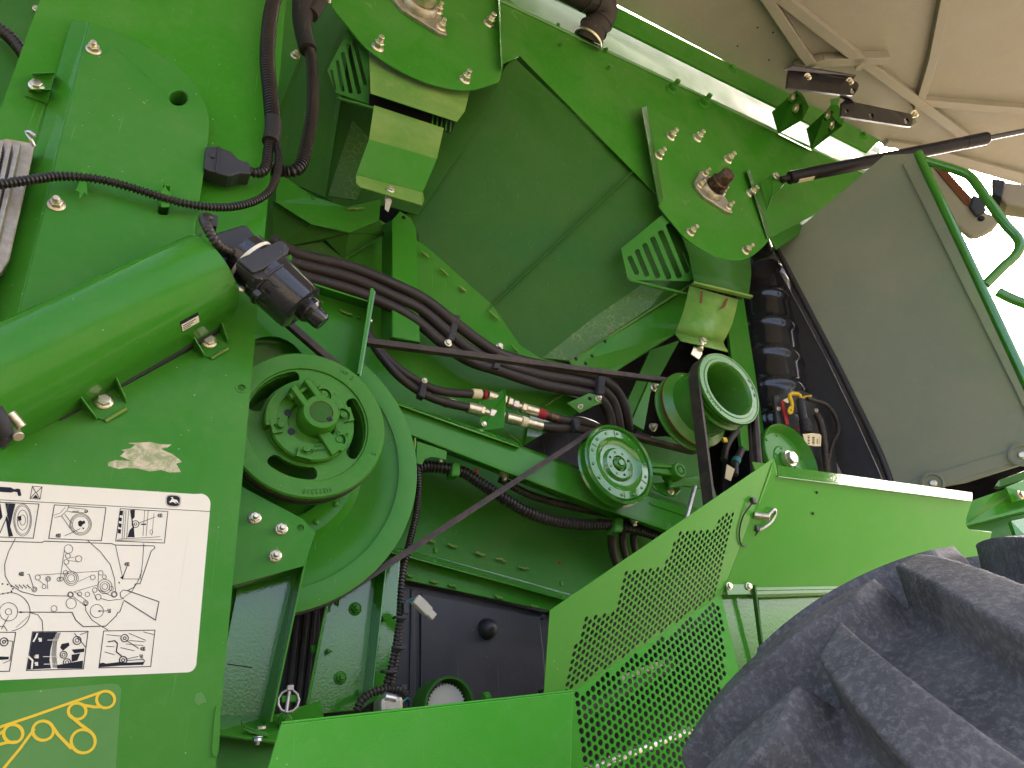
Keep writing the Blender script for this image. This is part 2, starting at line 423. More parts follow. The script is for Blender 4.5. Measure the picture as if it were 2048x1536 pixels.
def flake_mat():
    m, nt, b = new_mat('flaking_paint'); c = co(nt)
    v = nt.nodes.new('ShaderNodeTexVoronoi'); v.feature = 'DISTANCE_TO_EDGE'; v.inputs['Scale'].default_value = 34
    n = noise(nt, 14, 4, .6, c); mx = nt.nodes.new('ShaderNodeMix'); mx.data_type = 'VECTOR'; mx.inputs[0].default_value = .06
    nt.links.new(c, mx.inputs[4]); nt.links.new(n.outputs[1], mx.inputs[5]); nt.links.new(mx.outputs[1], v.inputs['Vector'])
    line = ramp(nt, v.outputs['Distance'], [(.02, (1, 1, 1)), (.07, (0, 0, 0))])
    n2 = noise(nt, 6, 5, .7, c); pm = ramp(nt, n2.outputs[0], [(.42, (0, 0, 0)), (.55, (.75,) * 3)])
    mu = nt.nodes.new('ShaderNodeMath'); mu.operation = 'MULTIPLY'; nt.links.new(line.outputs[0], mu.inputs[0]); nt.links.new(pm.outputs[0], mu.inputs[1])
    n3 = noise(nt, 9, 5, .7, c); r3 = ramp(nt, n3.outputs[0], [(.62, (0, 0, 0)), (.70, (.6,) * 3)])
    col = mixc(nt, mu.outputs[0], (.040, .135, .010), (.14, .22, .05)); col = mixc(nt, r3.outputs[0], col, (.22, .13, .05))
    nt.links.new(col, b.inputs['Base Color']); b.inputs['Roughness'].default_value = .5
flake_mat()
def torn_mat():
    m, nt, b = new_mat('torn_paper'); c = co(nt)
    n = noise(nt, 45, 7, .75, c, .5); col = mixc(nt, ramp(nt, n.outputs[0], [(.40, (0, 0, 0)), (.56, (1, 1, 1))]).outputs[0], (.62, .53, .36), (.30, .34, .16))
    nt.links.new(col, b.inputs['Base Color']); b.inputs['Roughness'].default_value = .8; nt.links.new(bump(nt, n.outputs[0], .5, .003), b.inputs['Normal'])
torn_mat()
def ground_mat():
    m, nt, b = new_mat('gravel'); c = co(nt)
    n = noise(nt, 1.5, 8, .7, c); n2 = noise(nt, 60, 4, .7, c)
    col = mixc(nt, n.outputs[0], (.10, .085, .058), (.15, .125, .088)); col = mixc(nt, ramp(nt, n2.outputs[0], [(.4, (0, 0, 0)), (.7, (.5,) * 3)]).outputs[0], col, (.075, .065, .048))
    nt.links.new(col, b.inputs['Base Color']); b.inputs['Roughness'].default_value = .9; nt.links.new(bump(nt, n2.outputs[0], .5, .01), b.inputs['Normal'])
ground_mat()

X = Vector((1, 0, 0)); Yv = Vector((0, 1, 0)); Z = Vector((0, 0, 1))

# ------------------------------------------------------------------ ground
g = 400
me = mesh('ground', [(-g, -g, 0), (g, -g, 0), (g, g, 0), (-g, g, 0)], [(0, 1, 2, 3)])
gr = link('ground', me, M['gravel'], None, 0); gr['kind'] = 'structure'

# ================================================================== the machine body
body = thing('combine_harvester', 'green combine harvester with its side opened on belts, hoses and sheet-metal walls', 'combine harvester')

# ---- closing shell behind everything
pd = M['green_satin']
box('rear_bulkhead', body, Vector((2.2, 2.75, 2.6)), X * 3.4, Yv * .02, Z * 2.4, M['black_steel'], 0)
plate('roof_sheet', body, [P(1040, -32, 1.795) - X * 2.2, P(1762, 312, 1.795) + X * .4, P(1762, 312, 1.795) + X * .4 + Yv * 1.0, P(1040, -32, 1.795) - X * 2.2 + Yv * 1.0], pd, .01, Vector((0, 0, -1)))
box('end_bulkhead', body, Vector((-1.2, 2.1, 2.4)), X * .02, Yv * .64, Z * 2.6, pd, 0)
box('floor_sheet', body, Vector((1.2, 2.2, .75)), X * 2.4, Yv * .5, Z * .02, pd, 0)
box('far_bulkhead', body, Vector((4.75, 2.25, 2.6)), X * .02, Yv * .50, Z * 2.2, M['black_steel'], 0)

# ---- left side panel (nearest sheet)
YA = 1.40
pA = YP(YA)
xl = P(38, 115, YA).x; xr = P(502, 768, YA).x; zt = P(575, 0, YA).z + .35; zb = P(430, 1536, YA).z - .6
hc = pA.at(483, 776)
side = plate('side_panel', body, [Vector((xl, YA, zb)), Vector((xr, YA, zb)), Vector((xr, YA, zt)), Vector((xl, YA, zt))], M['green'], .005, Vector((0, -1, 0)), [circ3(hc, .0085, 16)])
lathe('hole_rim', side, [(.0085, -.001), (.0125, -.0012), (.0135, .0015), (.0085, .0015)], hc, M['green'], 24)
plate('side_flange', body, [Vector((xr - .001, YA + .005, zb)), Vector((xr - .001, YA + .04, zb)), Vector((xr - .001, YA + .04, zt)), Vector((xr - .001, YA + .005, zt))], M['green'], .004, Vector((1, 0, 0)))
# dark recess left of the panel, top left corner
dplate('recess_sheet', body, [(-60, -40, 1.75), (160, -40, 1.75), (120, 300, 1.75), (-60, 330, 1.75)], M['green_satin'], .01)
ptube('recess_conduit', body, [(-30, 40, 1.70), (20, 75, 1.70), (60, 125, 1.70), (90, 170, 1.72)], 13, M['loom'], corr=(.012, .003))
fasten(body, P(73, 18, 1.74), .011, 'bolt')

# raised edge slot at the lower right of the panel
q = [(431, 1418), (437, 1412), (441, 1420), (438, 1495), (432, 1513), (425, 1508), (424, 1490)]
pplate('edge_bead', side, q, YP(YA - .004), M['green'], .004, smooth_pts=True)
pplate('paint_chip', side, [(391, 1388), (402, 1384), (409, 1392), (413, 1405), (405, 1406), (396, 1412), (388, 1402)], YP(YA - .0008), M['green_decal'], .0008, bev=0)

# torn label remnant
torn = [(302, 884), (318, 888), (343, 889), (335, 895), (322, 897), (330, 902), (345, 908), (358, 918), (364, 924), (352, 927), (362, 944), (340, 945), (322, 940), (300, 943), (276, 937), (250, 936), (238, 938), (216, 932), (216, 925), (232, 920), (262, 922), (240, 912), (250, 903), (243, 900), (262, 896), (270, 890), (288, 893), (256, 886)]
pplate('torn_label', side, torn, YP(YA - .0006), M['torn_paper'], .0006, bev=0)

# ---- service decal (cream, printed)
pD = YP(YA - .0007)
def rc(cx, cy, r, a0, a1, n=7): return [(cx + r * math.cos(rad(a0 + (a1 - a0) * i / (n - 1))), cy + r * math.sin(rad(a0 + (a1 - a0) * i / (n - 1)))) for i in range(n)]
dec = [(-60, 959)] + [(388, 988)] + rc(400, 1008, 21, -80, 0)[0:] + rc(373, 1325, 20, 10, 80) + [(-60, 1363)]
decal = pplate('service_decal', body, dec, pD, M['cream'], .0007, bev=0)
vs, fs = [], []; of = .0004
s4 = 1 / 3.491
def Zq(pts): return [(x * s4, 940 + y * s4) for x, y in pts]
LW = .0011
def rb(pts, wd=1.0, close=False): ribbon(vs, fs, Zq(pts), LW * wd, pD, of, close)
def fl(pts, o=of): filled(vs, fs, Zq(pts), pD, o)
def ci(x, y, r, wd=.7, ry=None, n=22): rb(ell(x, y, r, ry or r, n), wd, True)
rb([(-60, 205), (1468, 290)], .9)                                      # header rule
fl([(-60, 115), (75, 122), (100, 135), (118, 130), (140, 133), (150, 180), (128, 182), (120, 155), (95, 152), (80, 158), (-60, 150)])
rb([(226, 114), (294, 118), (280, 204), (210, 200)], .8, True)
rb([(226, 116), (250, 155), (212, 198)], 1.0); rb([(292, 120), (254, 158), (278, 202)], 1.0); fl([(226, 196), (250, 172), (270, 200)])
# picture frames
rb([(-60, 222), (272, 238), (232, 476), (-60, 466)], 1.1, True)
rb([(380, 244), (740, 264), (708, 494), (340, 478)], 1.1, True)
rb([(840, 270), (1172, 290), (1148, 510), (808, 496)], 1.1, True)
rb([(-60, 1132), (110, 1134), (66, 1405), (-60, 1408)], 1.1, True)
rb([(228, 1130), (615, 1126), (582, 1388), (185, 1400)], 1.1, True)
rb([(724, 1124), (1082, 1118), (1052, 1372), (690, 1382)], 1.1, True)
# picture 1: wheel and black ground
fl([(36, 232), (108, 236), (92, 300), (70, 400), (55, 330)]); fl([(-60, 250), (2, 236), (18, 330), (-60, 420)]); fl([(60, 466), (38, 330), (52, 330), (92, 462)])
for rx, ry in ((62, 112), (54, 100), (36, 70), (20, 36)): ci(158, 350, rx, .7, ry)
fl([(125, 325), (148, 320), (150, 352), (128, 356)]); rb([(0, 440), (60, 300)], 1.2)
# picture 2: belt drive
for r in (76, 68, 58): ci(563, 380, r, .7)
rb([(380, 335), (430, 320), (470, 280), (482, 250)], .8); rb([(372, 318), (420, 300), (455, 262)], .6)
rb([(430, 320), (492, 410)], .8); rb([(452, 308), (500, 372)], .8); rb([(470, 290), (590, 300), (612, 286)], .8); rb([(480, 262), (598, 274)], .8); ci(602, 288, 9, 1.3)
for i in range(6): rb([(500 + i * 8, 300), (512 + i * 8, 284)], .6)
fl([(545, 362), (560, 352), (575, 358), (590, 352), (596, 372), (578, 380), (566, 398), (548, 390)]); fl([(572, 402), (590, 404), (582, 416)])
rb([(452, 460), (560, 410)], .9); digits(vs, fs, '400', 390 * s4, 940 + 446 * s4, 24 * s4, LW * .8, pD, of)
# picture 3
fl([(908, 280), (942, 278), (940, 330), (925, 345), (935, 400), (940, 470), (890, 470), (905, 420), (925, 400), (915, 330)])
fl([(838, 284), (860, 284), (856, 318), (834, 316)]); fl([(832, 330), (852, 336), (848, 360), (830, 356)]); fl([(830, 372), (850, 376), (846, 404), (828, 398)]); fl([(824, 412), (846, 416), (842, 446), (822, 440)])
for xx in (866, 880, 898): rb([(xx, 282), (xx - 14, 480)], .7)
rb([(1010, 284), (998, 460)], .7); rb([(1035, 284), (1020, 462)], .7); rb([(1075, 300), (1060, 460)], .5); ci(1056, 434, 9, .6, 16)
ci(946, 378, 24, 1.2); ci(946, 378, 9, .9); rb([(968, 372), (1084, 328)], .9); fl([(985, 376), (1020, 374), (1020, 384), (985, 384)]); digits(vs, fs, '400', 1100 * s4, 940 + 306 * s4, 24 * s4, LW * .8, pD, of)
rb([(820, 484), (1120, 466)], .7); rb([(816, 492), (1130, 486)], .7)
# combine outline
rb([(-60, 496), (296, 506), (308, 497), (780, 514), (806, 524), (1074, 530), (1082, 544), (1056, 566), (978, 794), (944, 796), (938, 818), (890, 842)], 1.2)
rb([(890, 842), (1110, 920), (1085, 1048), (866, 910)], 1.2); rb([(862, 918), (836, 992), (822, 996), (812, 1018)], 1.1); rb([(812, 1018), (738, 1090), (582, 1094), (530, 1050), (503, 994), (130, 992)], 1.2)
rb([(806, 524), (858, 760)], .8); rb([(1004, 512), (996, 640), (980, 762), (858, 760)], .8); rb([(992, 700), (962, 780), (920, 850), (850, 900), (760, 912), (700, 896)], .8)
rb([(612, 492), (700, 570), (770, 660), (800, 760), (806, 850)], .9); rb([(108, 478), (60, 570), (32, 660), (36, 740), (70, 800), (150, 850), (250, 876), (480, 880)], .9)
rb([(890, 842), (860, 838), (840, 856), (842, 885), (866, 902)], .9)
for (x, y, r) in ((478, 552, 30), (474, 600, 17), (550, 620, 22), (464, 642, 17), (458, 718, 16), (497, 756, 50), (497, 756, 38), (497, 756, 25), (648, 750, 17), (703, 718, 16), (728, 746, 14), (264, 750, 18), (337, 760, 17), (337, 760, 9), (308, 814, 14), (412, 764, 14), (428, 762, 14), (732, 814, 50), (732, 814, 34), (732, 814, 20), (662, 838, 16), (778, 828, 14), (797, 868, 21), (797, 868, 15), (492, 870, 20), (492, 870, 15), (556, 866, 15), (610, 868, 16), (686, 888, 20), (497, 932, 36), (598, 930, 18), (598, 930, 10), (377, 968, 21), (676, 985, 46), (240, 834, 18), (240, 834, 9), (60, 990, 64), (60, 990, 22)): ci(x, y, r, .75)
rb(ell(60, 990, 150, 135, 22, -90, 90), .9); rb([(58, 856), (-60, 880)], .8); rb([(50, 1124), (30, 1090), (-60, 1100)], .9); rb([(110, 1102), (200, 1020)], .5); rb([(60, 1020), (10, 1112)], .9)
rb([(450, 560), (420, 760)], .7); rb([(470, 618), (545, 604)], .6); rb([(472, 632), (552, 640)], .6); rb([(448, 650), (500, 712)], .7); rb([(264, 734), (700, 706)], .7); rb([(548, 780), (640, 736)], .6); rb([(264, 766), (310, 800)], .7); rb([(330, 776), (334, 830)], .7); rb([(688, 720), (684, 830)], .7)
rb([(512, 852), (690, 800)], .7); rb([(510, 884), (590, 944)], .7); rb([(520, 850), (606, 914)], .7); rb([(650, 852), (676, 902)], .7); rb([(690, 838), (780, 880)], .7)
rb([(860, 740), (886, 676)], 1.3); fl([(838, 750), (866, 736), (858, 766)]); fl([(826, 780), (838, 782), (832, 798)]); digits(vs, fs, '400', 870 * s4, 940 + 646 * s4, 24 * s4, LW * .8, pD, of)
digits(vs, fs, '400', 132 * s4, 940 + 714 * s4, 24 * s4, LW * .8, pD, of); rb([(192, 728), (205, 730), (234, 822)], .9)
digits(vs, fs, '50', 752 * s4, 940 + 972 * s4, 24 * s4, LW * .8, pD, of); rb([(748, 984), (684, 985)], .9); fl([(680, 985), (700, 978), (700, 992)])
rb([(212, 996), (262, 1010), (294, 1050), (300, 1126)], .9); rb([(212, 992), (134, 992)], 1); fl([(128, 993), (150, 985), (150, 1001)])
rb([(596, 944), (600, 985), (640, 1045), (700, 1086), (754, 1118)], .9); fl([(586, 938), (606, 940), (596, 956)])
for i in range(12): ci(20 + 70 * math.cos(i * .52), 830 + 34 * math.sin(i * .52), 3, 1.2, n=6); ci(110 + i * 9, 805 + (i % 3) * 9, 2, 1.2, n=6)
# lower pictures
fl([(-60, 1300), (62, 1304), (60, 1322), (-60, 1330)]); ci(28, 1200, 28, 1.4); ci(28, 1200, 10, 1.4); rb([(40, 1190), (90, 1196), (70, 1330), (20, 1350)], .8)
fl([(232, 1134), (400, 1132), (372, 1180), (352, 1260), (346, 1330), (356, 1384), (190, 1394)])
for k in range(5): rb([(392 + k * 8, 1136), (372 + k * 6, 1200), (362 + k * 7, 1290), (372 + k * 7, 1380)], .6)
for (x, y, r) in ((538, 1190, 28), (444, 1290, 24), (468, 1344, 26)): ci(x, y, r, 1.3); ci(x, y, r * .45, 1)
fl([(430, 1215), (480, 1205), (486, 1225), (440, 1262), (420, 1240)]); fl([(500, 1254), (590, 1246), (588, 1270), (520, 1280)]); fl([(500, 1290), (560, 1280), (540, 1330), (500, 1340)]); fl([(400, 1362), (580, 1330), (576, 1384), (400, 1386)]); rb([(560, 1150), (610, 1132)], 1); rb([(520, 1140), (600, 1240)], 1)
ci(870, 1174, 26, 1.3); ci(870, 1174, 10, 1.2); ci(860, 1328, 26, 1.6); ci(860, 1328, 11, 1.3)
rb([(752, 1200), (800, 1192), (820, 1210), (812, 1270), (850, 1300)], 1.6); rb([(880, 1188), (968, 1246)], .9); rb([(880, 1320), (966, 1302)], .9)
for a in ([(740, 1150), (850, 1160)], [(900, 1140), (1020, 1190)], [(880, 1215), (1000, 1225)], [(740, 1230), (800, 1235)], [(840, 1240), (940, 1262)], [(1000, 1130), (1078, 1150)], [(900, 1190), (1010, 1200)], [(730, 1270), (800, 1290)]): rb(a, .8)
fl([(694, 1350), (720, 1345), (740, 1352), (840, 1340), (890, 1345), (1000, 1340), (1012, 1330), (1000, 1360), (840, 1366), (692, 1378)]); rb([(890, 1330), (1000, 1322), (1012, 1336)], 1)
digits(vs, fs, '400', 980 * s4, 940 + 1236 * s4, 24 * s4, LW * .8, pD, of); digits(vs, fs, '50', 976 * s4, 940 + 1290 * s4, 24 * s4, LW * .8, pD, of)
# maker's badge: black rounded square with a leaping deer
fl(smooth2([(1172, 184), (1210, 178), (1250, 188), (1256, 216), (1246, 248), (1208, 252), (1170, 242), (1164, 212)], 3)); rb(smooth2([(1170, 180), (1210, 174), (1254, 184), (1262, 216), (1250, 252), (1208, 258), (1166, 246), (1158, 212)], 3), .5, True)
prt = link('decal_print', mesh('decal_print', vs, fs), M['ink'], decal, 0)
vs, fs = [], []
fl([(1176, 226), (1190, 216), (1196, 206), (1204, 206), (1196, 196), (1190, 188), (1200, 194), (1208, 188), (1206, 200), (1216, 206), (1234, 210), (1242, 220), (1248, 238), (1238, 230), (1228, 224), (1222, 226), (1236, 240), (1220, 232), (1208, 224), (1196, 226), (1184, 234), (1190, 224)], of * 2)
for s_, x_, y_ in (('50', 272, 1176), ('420', 240, 1292), ('50', 246, 1344)): digits(vs, fs, s_, x_ * s4, 940 + y_ * s4, 20 * s4, LW * 1.3, pD, of * 2); rb([(x_ + 60, y_ + 12), (x_ + 160, y_ + 10)], .8)
rb([(232, 1200), (250, 1170), (262, 1140)], 2.2); rb([(196, 1300), (228, 1330), (222, 1388)], 2.2)
vs = [v + pD.n * .0003 for v in vs]
dh = link('decal_highlight', mesh('decal_highlight', vs, fs), M['cream'], decal, 0); dh['kind'] = 'stuff'; prt['kind'] = 'stuff'

# ---- green decal with the yellow belt path
pB = YP(YA - .0006)
d2 = pplate('belt_routing_decal', body, [(-60, 1392), (222, 1367), (236, 1369), (243, 1378), (241, 1400), (226, 1620), (-60, 1620)], pB, M['green_decal'], .0006, bev=0)
vs, fs = [], []; s6 = 1 / 2.494
def Y6(pts): return [(x * s6, 920 + y * s6) for x, y in pts]
def yb(pts, cl=False, wd=.0042): ribbon(vs, fs, Y6(pts), wd, pB, .0005, cl)
for (x, y, rx, ry) in ((527, 1195, 45, 42), (385, 1253, 44, 40), (215, 1350, 52, 48), (66, 1365, 48, 45), (415, 1403, 60, 58)): yb(ell(x, y, rx, ry, 36), True)
yb([(505, 1158), (370, 1205), (180, 1272), (0, 1332), (-80, 1360)]); yb([(412, 1222), (470, 1232), (500, 1232)]); yb([(350, 1275), (400, 1318), (455, 1358)])
yb([(255, 1320), (290, 1370), (358, 1440)]); yb([(172, 1340), (100, 1440), (20, 1536), (-30, 1600)]); yb([(-80, 1440), (30, 1410), (80, 1406)]); yb([(-80, 1420), (20, 1350)])
link('belt_path_print', mesh('belt_path_print', vs, fs), M['yellow'], d2, 0)

# ---- box cover on the panel
YC = 1.345
pC = YP(YC)
cov = [(178, 44, 0), (255, 72), (325, 108), (375, 150), (405, 192), (418, 232), (417, 275), (408, 345), (398, 410), (392, 445, 0), (384, 520, 0), (20, 690, 0)]
cov = smooth2(cov)
cover = pplate('box_cover', body, cov, pC, M['green_satin'], .048, holes=[ell(357, 195, 18.5, 15, 24), [(318, 408), (338, 410), (337, 425), (333, 429), (320, 428), (316, 424)]])
bevel(cover, .004, 3, 60)
dplate('cover_flange', cover, [(178, 44, YC + .001), (142, 40, 1.392), (-40, 690, 1.392), (20, 690, YC + .001)], M['green'], .004)
pfast(cover, 187, 100, YC, 14, 'nut', M['zinc_rust']); pfast(cover, 113, 410, YC, 16, 'nut', M['zinc_rust']); pfast(cover, 287, 206, YC, 3.5, 'rivet', M['green_tray'])
# tab with bolt left of the cover
tb = dplate('mount_tab', body, [(64, 150, YA - .03), (110, 148, YA - .03), (96, 208, YA - .004), (50, 192, YA - .004)], M['green'], .004)
dplate('tab_gusset', tb, [(64, 150, YA - .004), (66, 148, YA - .05), (110, 146, YA - .05), (108, 150, YA - .004)], M['green'], .003)
dplate('tab_gusset', tb, [(56, 182, YA - .004), (60, 180, YA - .05), (104, 180, YA - .05), (100, 184, YA - .004)], M['green'], .003)
pfast(tb, 73, 172, YA - .022, 14, 'bolt')
# cable clips on the cover
for pts in ([(160, 334), (178, 336), (174, 372), (176, 392), (168, 384), (158, 399), (158, 384), (150, 381), (157, 366)], [(327, 375), (332, 366), (334, 378), (343, 388), (341, 404), (338, 414), (322, 414), (320, 398), (322, 382)]):
    pplate('cable_clip', cover, pts, YP(YC - .028), M['green'], .003)
    c_ = YP(YC - .012).at(sum(p[0] for p in pts) / len(pts) + 2, sum(p[1] for p in pts) / len(pts) - 14)
    box('clip_foot', cover, c_, X * .007, Yv * .0125, Z * .0025, M['green'], .0005)

# ---- aluminium casting at the left edge
cas = thing('aluminium_casting', 'ribbed bare aluminium casting at the left edge below the box cover flange', 'casting')
dplate('casting_face', cas, [(12, 276, 1.33), (72, 286, 1.35), (20, 520, 1.35), (-60, 640, 1.33), (-60, 290, 1.33)], M['aluminium'], .05, .004)
for k in range(3):
    a = P(4 + k * 17, 288 + k * 2, 1.325); b = P(-50 + k * 16, 560 - k * 12, 1.325)
    bar('casting_rib', cas, a, b, X * .004, Yv * .012, M['aluminium'], .002)
tube('spring_hook', cas, [P(68, 292, 1.32), P(64, 282, 1.31), P(54, 268, 1.31), P(52, 264, 1.31), P(60, 264, 1.30), P(72, 272, 1.30)], .004, M['steel'], n=8)

# ================================================================== actuator under its half-round cover
act = thing('actuator', 'green half-round actuator housing bolted across the side panel, black motor on its upper end', 'actuator')
ra = .092
A0 = P(-70, 800, 1.345); A1 = P(420, 549, 1.31)
dA = (A1 - A0).normalized(); up = Yv.cross(dA).normalized()
if up.z < 0: up = -up
vsT, fsT = [], []; na = 30
prof = []
for i in range(na + 1):
    a = rad(-8 + 196 * i / na); prof.append(up * math.cos(a) * ra - Yv * math.sin(a) * ra)
prof = [prof[0] + Yv * .065] + prof + [prof[-1] + Yv * .065]
prof += [p * .965 for p in reversed(prof)]
np_ = len(prof)
def endcut(p, e): return p
for k, s in enumerate((0, .25, .5, .75, .97, 1.0)):
    c0 = A0.lerp(A1, s)
    for p in prof: vsT.append(c0 + p * (1 if s < 1 else .985))
for k in range(5):
    for i in range(np_): fsT.append((k * np_ + i, k * np_ + (i + 1) % np_, (k + 1) * np_ + (i + 1) % np_, (k + 1) * np_ + i))
fsT.append(tuple(range(np_))); fsT.append(tuple(range(5 * np_, 6 * np_)))
me = mesh('housing_cover', vsT, fsT); recalc(me); hs = link('housing_cover', me, M['green_tube'], act, 40)
pplate('gap_shade_strip', act, [(404, 466), (402, 474), (24, 664), (24, 655)], YP(YC - .0025), M['rubber_seal'], .002, bev=0)  # black strip painted in for the dark gap between cover and housing
# inner actuator body + rubber gap strip
cyl('inner_cylinder', act, A0 + Yv * .03, A1 - dA * .01 + Yv * .03, ra * .62, M['black_plastic'], 32)
q0 = A0 - up * ra * .99 + Yv * .06; q1 = A1 - up * ra * .99 + Yv * .06
bar('gap_strip', act, q0 + Yv * .012, q1 - dA * .03 + Yv * .012, up * .004, Yv * .010, M['black_plastic'], .001)
q0 = A0 + up * ra * 1.01 + Yv * .02; q1 = A1 + up * ra * 1.01 + Yv * .02
bar('gap_strip', act, q0, q1 - dA * .02, up * .005, Yv * .012, M['black_plastic'], .001)
# bracket tabs with bolts
for bx, by in ((418, 683), (208, 803)):
    c = P(bx, by, YA - .006); tb = plate('mount_bracket', act, [c + dA * .040 + up * .06, c + dA * .036 - up * .012, c + dA * .022 - up * .034, c - dA * .022 - up * .034, c - dA * .036 - up * .012, c - dA * .040 + up * .06], M['green'], .005, Vector((0, -1, 0)), None, .001)
    for sgn in (1, -1):
        plate('bracket_wing', tb, [c + dA * sgn * .039 + up * .066, c + dA * sgn * .039 + up * .066 - Yv * .075, c + dA * sgn * .037 + up * .03 - Yv * .060, c + dA * sgn * .031 - up * .022 - Yv * .014, c + dA * sgn * .030 - up * .026], M['green_tube'], .0035, dA)
    tube('weld_bead', tb, [c - up * .035 + dA * s_ for s_ in (-.022, -.008, .008, .022)], .004, M['green_tray'], n=7, step=.005)
    fasten(tb, c, .0165, 'bolt')
# small type label
la = A0.lerp(A1, .775)
def onT(s, a, o=.0008): return A0.lerp(A1, s) + (up * math.cos(a) - Yv * math.sin(a)) * (ra + o)
for nm, a0, a1, s0, s1, mt, o in (('type_label', 2.62, 2.92, .715, .80, 'ink', .0006), ('type_label', 2.70, 2.90, .718, .797, 'cream', .0012)):
    pts = [onT(s0, a1, o), onT(s1, a1, o), onT(s1, (a0 + a1) / 2, o), onT(s1, a0, o), onT(s0, a0, o), onT(s0, (a0 + a1) / 2, o)]
    me = mesh(nm, pts, [(0, 1, 2, 5), (5, 2, 3, 4)]); recalc(me); link(nm, me, M[mt], hs, 60)
vs, fs = [], []
for k in range(3):
    a = 2.74 + k * .05; n = len(vs); vs += [onT(.722, a, .0016), onT(.722 + .06 - .012 * k, a, .0016), onT(.722 + .06 - .012 * k, a + .022, .0016), onT(.722, a + .022, .0016)]; fs.append((n, n + 1, n + 2, n + 3))
link('label_print', mesh('label_print', vs, fs), M['ink'], hs, 0)
# slotted pin near the lower end
pa, pb = P(20, 826, 1.24), P(45, 854, 1.25)
cyl('cross_pin', act, pa, pb, .0075, M['zinc'], 16); cyl('cross_pin', act, P(30, 864, 1.26), P(38, 874, 1.25), .008, M['zinc_rust'], 14)
tube('end_gaiter', act, [P(-10, 820, 1.24), P(6, 850, 1.24), P(8, 880, 1.27), P(-12, 884, 1.28)], .012, M['rubber_seal'], n=10)

# motor
YM = 1.27
mo = A1
m0 = P(500, 520, YM); m1 = P(618, 632, YM); dm = (m1 - m0).normalized(); mn = Yv.cross(dm).normalized()
rm = pxm(m0, 55)
def prof_along(name, parent, prof, c, d, mat, n=40): 
    me = lathe_mesh(name, [(r, -y) for r, y in prof], n, False)
    qq = Vector((0, -1, 0)).rotation_difference(d); me.transform(Matrix.Translation(c) @ qq.to_matrix().to_4x4()); recalc(me)
    return link(name, me, mat, parent, 35)
Lm = (m1 - m0).length
mot = prof_along('motor_body', act, [(rm * .9, -.02), (rm * .93, 0), (rm * .95, Lm * .25), (rm, Lm * .27), (rm * .98, Lm * .78), (rm * .95, Lm * .86), (rm * .84, Lm * .885), (.012, Lm * .89)], m0, dm, M['black_gloss'])
nose = prof_along('motor_nose', act, [(rm * .50, 0), (rm * .52, .014), (rm * .44, .022), (rm * .38, .024), (rm * .36, .046), (rm * .30, .052), (.003, .053)], m0 + dm * Lm * .885 + mn * -.012, dm, M['black_gloss'], 32)
prof_along('mount_collar', act, [(rm * .94, -.004), (rm * .94, .004), (.02, .005)], m0 + dm * .006, dm, M['cream'])
# gearbox and shroud
gb = P(455, 500, YM + .03)
pplate('gear_case', act, smooth2([(428, 466, 0), (488, 448, 0), (497, 452), (532, 492, 0), (575, 486, 0), (576, 502), (570, 515, 0), (520, 545, 0), (474, 530, 0), (448, 502, 0)], 3), YP(YM - .02), M['black_plastic'], .07, bev=.005)
shp = smooth2([(474, 518, 0), (555, 482, 0), (566, 484), (576, 494), (572, 508, 0), (586, 530), (604, 560), (598, 566), (580, 572), (566, 576), (548, 570), (536, 558, 0), (512, 558, 0), (500, 548)], 3)
pplate('motor_shroud', act, shp, YP(YM - rm * .86), M['rubber_seal'], .02, bev=.004)
pplate('gear_block', act, smooth2([(476, 520, 0), (552, 483), (566, 483), (577, 493), (576, 504), (560, 516), (506, 545, 0)], 3), YP(YM - .062), M['black_plastic'], .045, bev=.008)
tb_ = [m0 + dm * (Lm * .40) + (mn * math.cos(a) - Yv * math.sin(a)) * (rm + .002) for a in [rad(-100 + 18 * i) for i in range(12)]]
tube('cable_tie', act, tb_, .003, M['black_plastic'], n=6)
box('tie_head', act, P(513, 588, YM - .04), dm * .007, mn * .007, Yv * .006, M['black_plastic'], .001)
cyl('motor_stub', act, A1 + Yv * -.01, P(480, 520, YM), .020, M['black_plastic'], 20)
ptube('motor_lead', act, [(463, 505, YM - .03), (440, 492, YM - .05), (424, 472, YM - .06), (413, 450, YM - .06), (408, 438, YM - .04), (416, 436, YM - .02), (426, 448, YM)], 10.5, M['loom'], corr=(.0085, .0022))
box('lead_plug', act, P(422, 446, YM - .01), X * .012, Yv * .012, Z * .016, M['black_plastic'], .002)
fasten(act, P(482, 578, YM), .008, 'rivet', M['zinc'])

# ================================================================== inner walls
gs = M['green_satin']; gshade = M['green_shaded']
wall = pplate('inner_wall', body, [(420, 540), (760, 440), (850, 490), (985, 610), (1040, 690), (1080, 715), (1250, 715), (1205, 772), (1140, 836), (1045, 893), (900, 880), (700, 860), (420, 860)], 2.0, M['green'], .006)
# weld beads along the hopper foot
def weld(parent, x0, y0, x1, y1, Y, rp=3):
    a, b = P(x0, y0, Y), P(x1, y1, Y); n = 5
    pts = [a.lerp(b, i / n) + Vector((0, random.uniform(-.002, .002), random.uniform(-.003, .003))) for i in range(n + 1)]
    tube('weld_bead', parent, pts, pxm(a, rp), M['green_tray'], n=7, step=.006, rfun=lambda t: .55 + .45 * math.sin(math.pi * min(1, max(0, t))) + .12 * math.sin(t * 40))
for q in ((842, 502, 858, 516, 1.985), (880, 536, 896, 552, 1.985), (918, 572, 932, 584, 1.985), (978, 622, 998, 640, 1.985), (1022, 690, 1036, 704, 1.985)): weld(wall, *q)
pplate('patch_sheet', body, [(1120, 780), (1200, 745), (1150, 830), (1050, 890), (1060, 830)], 1.985, M['green_gloss'], .004)
weld(wall, 1090, 812, 1128, 788, 1.97, 2); weld(wall, 1010, 862, 1040, 884, 1.97, 2)

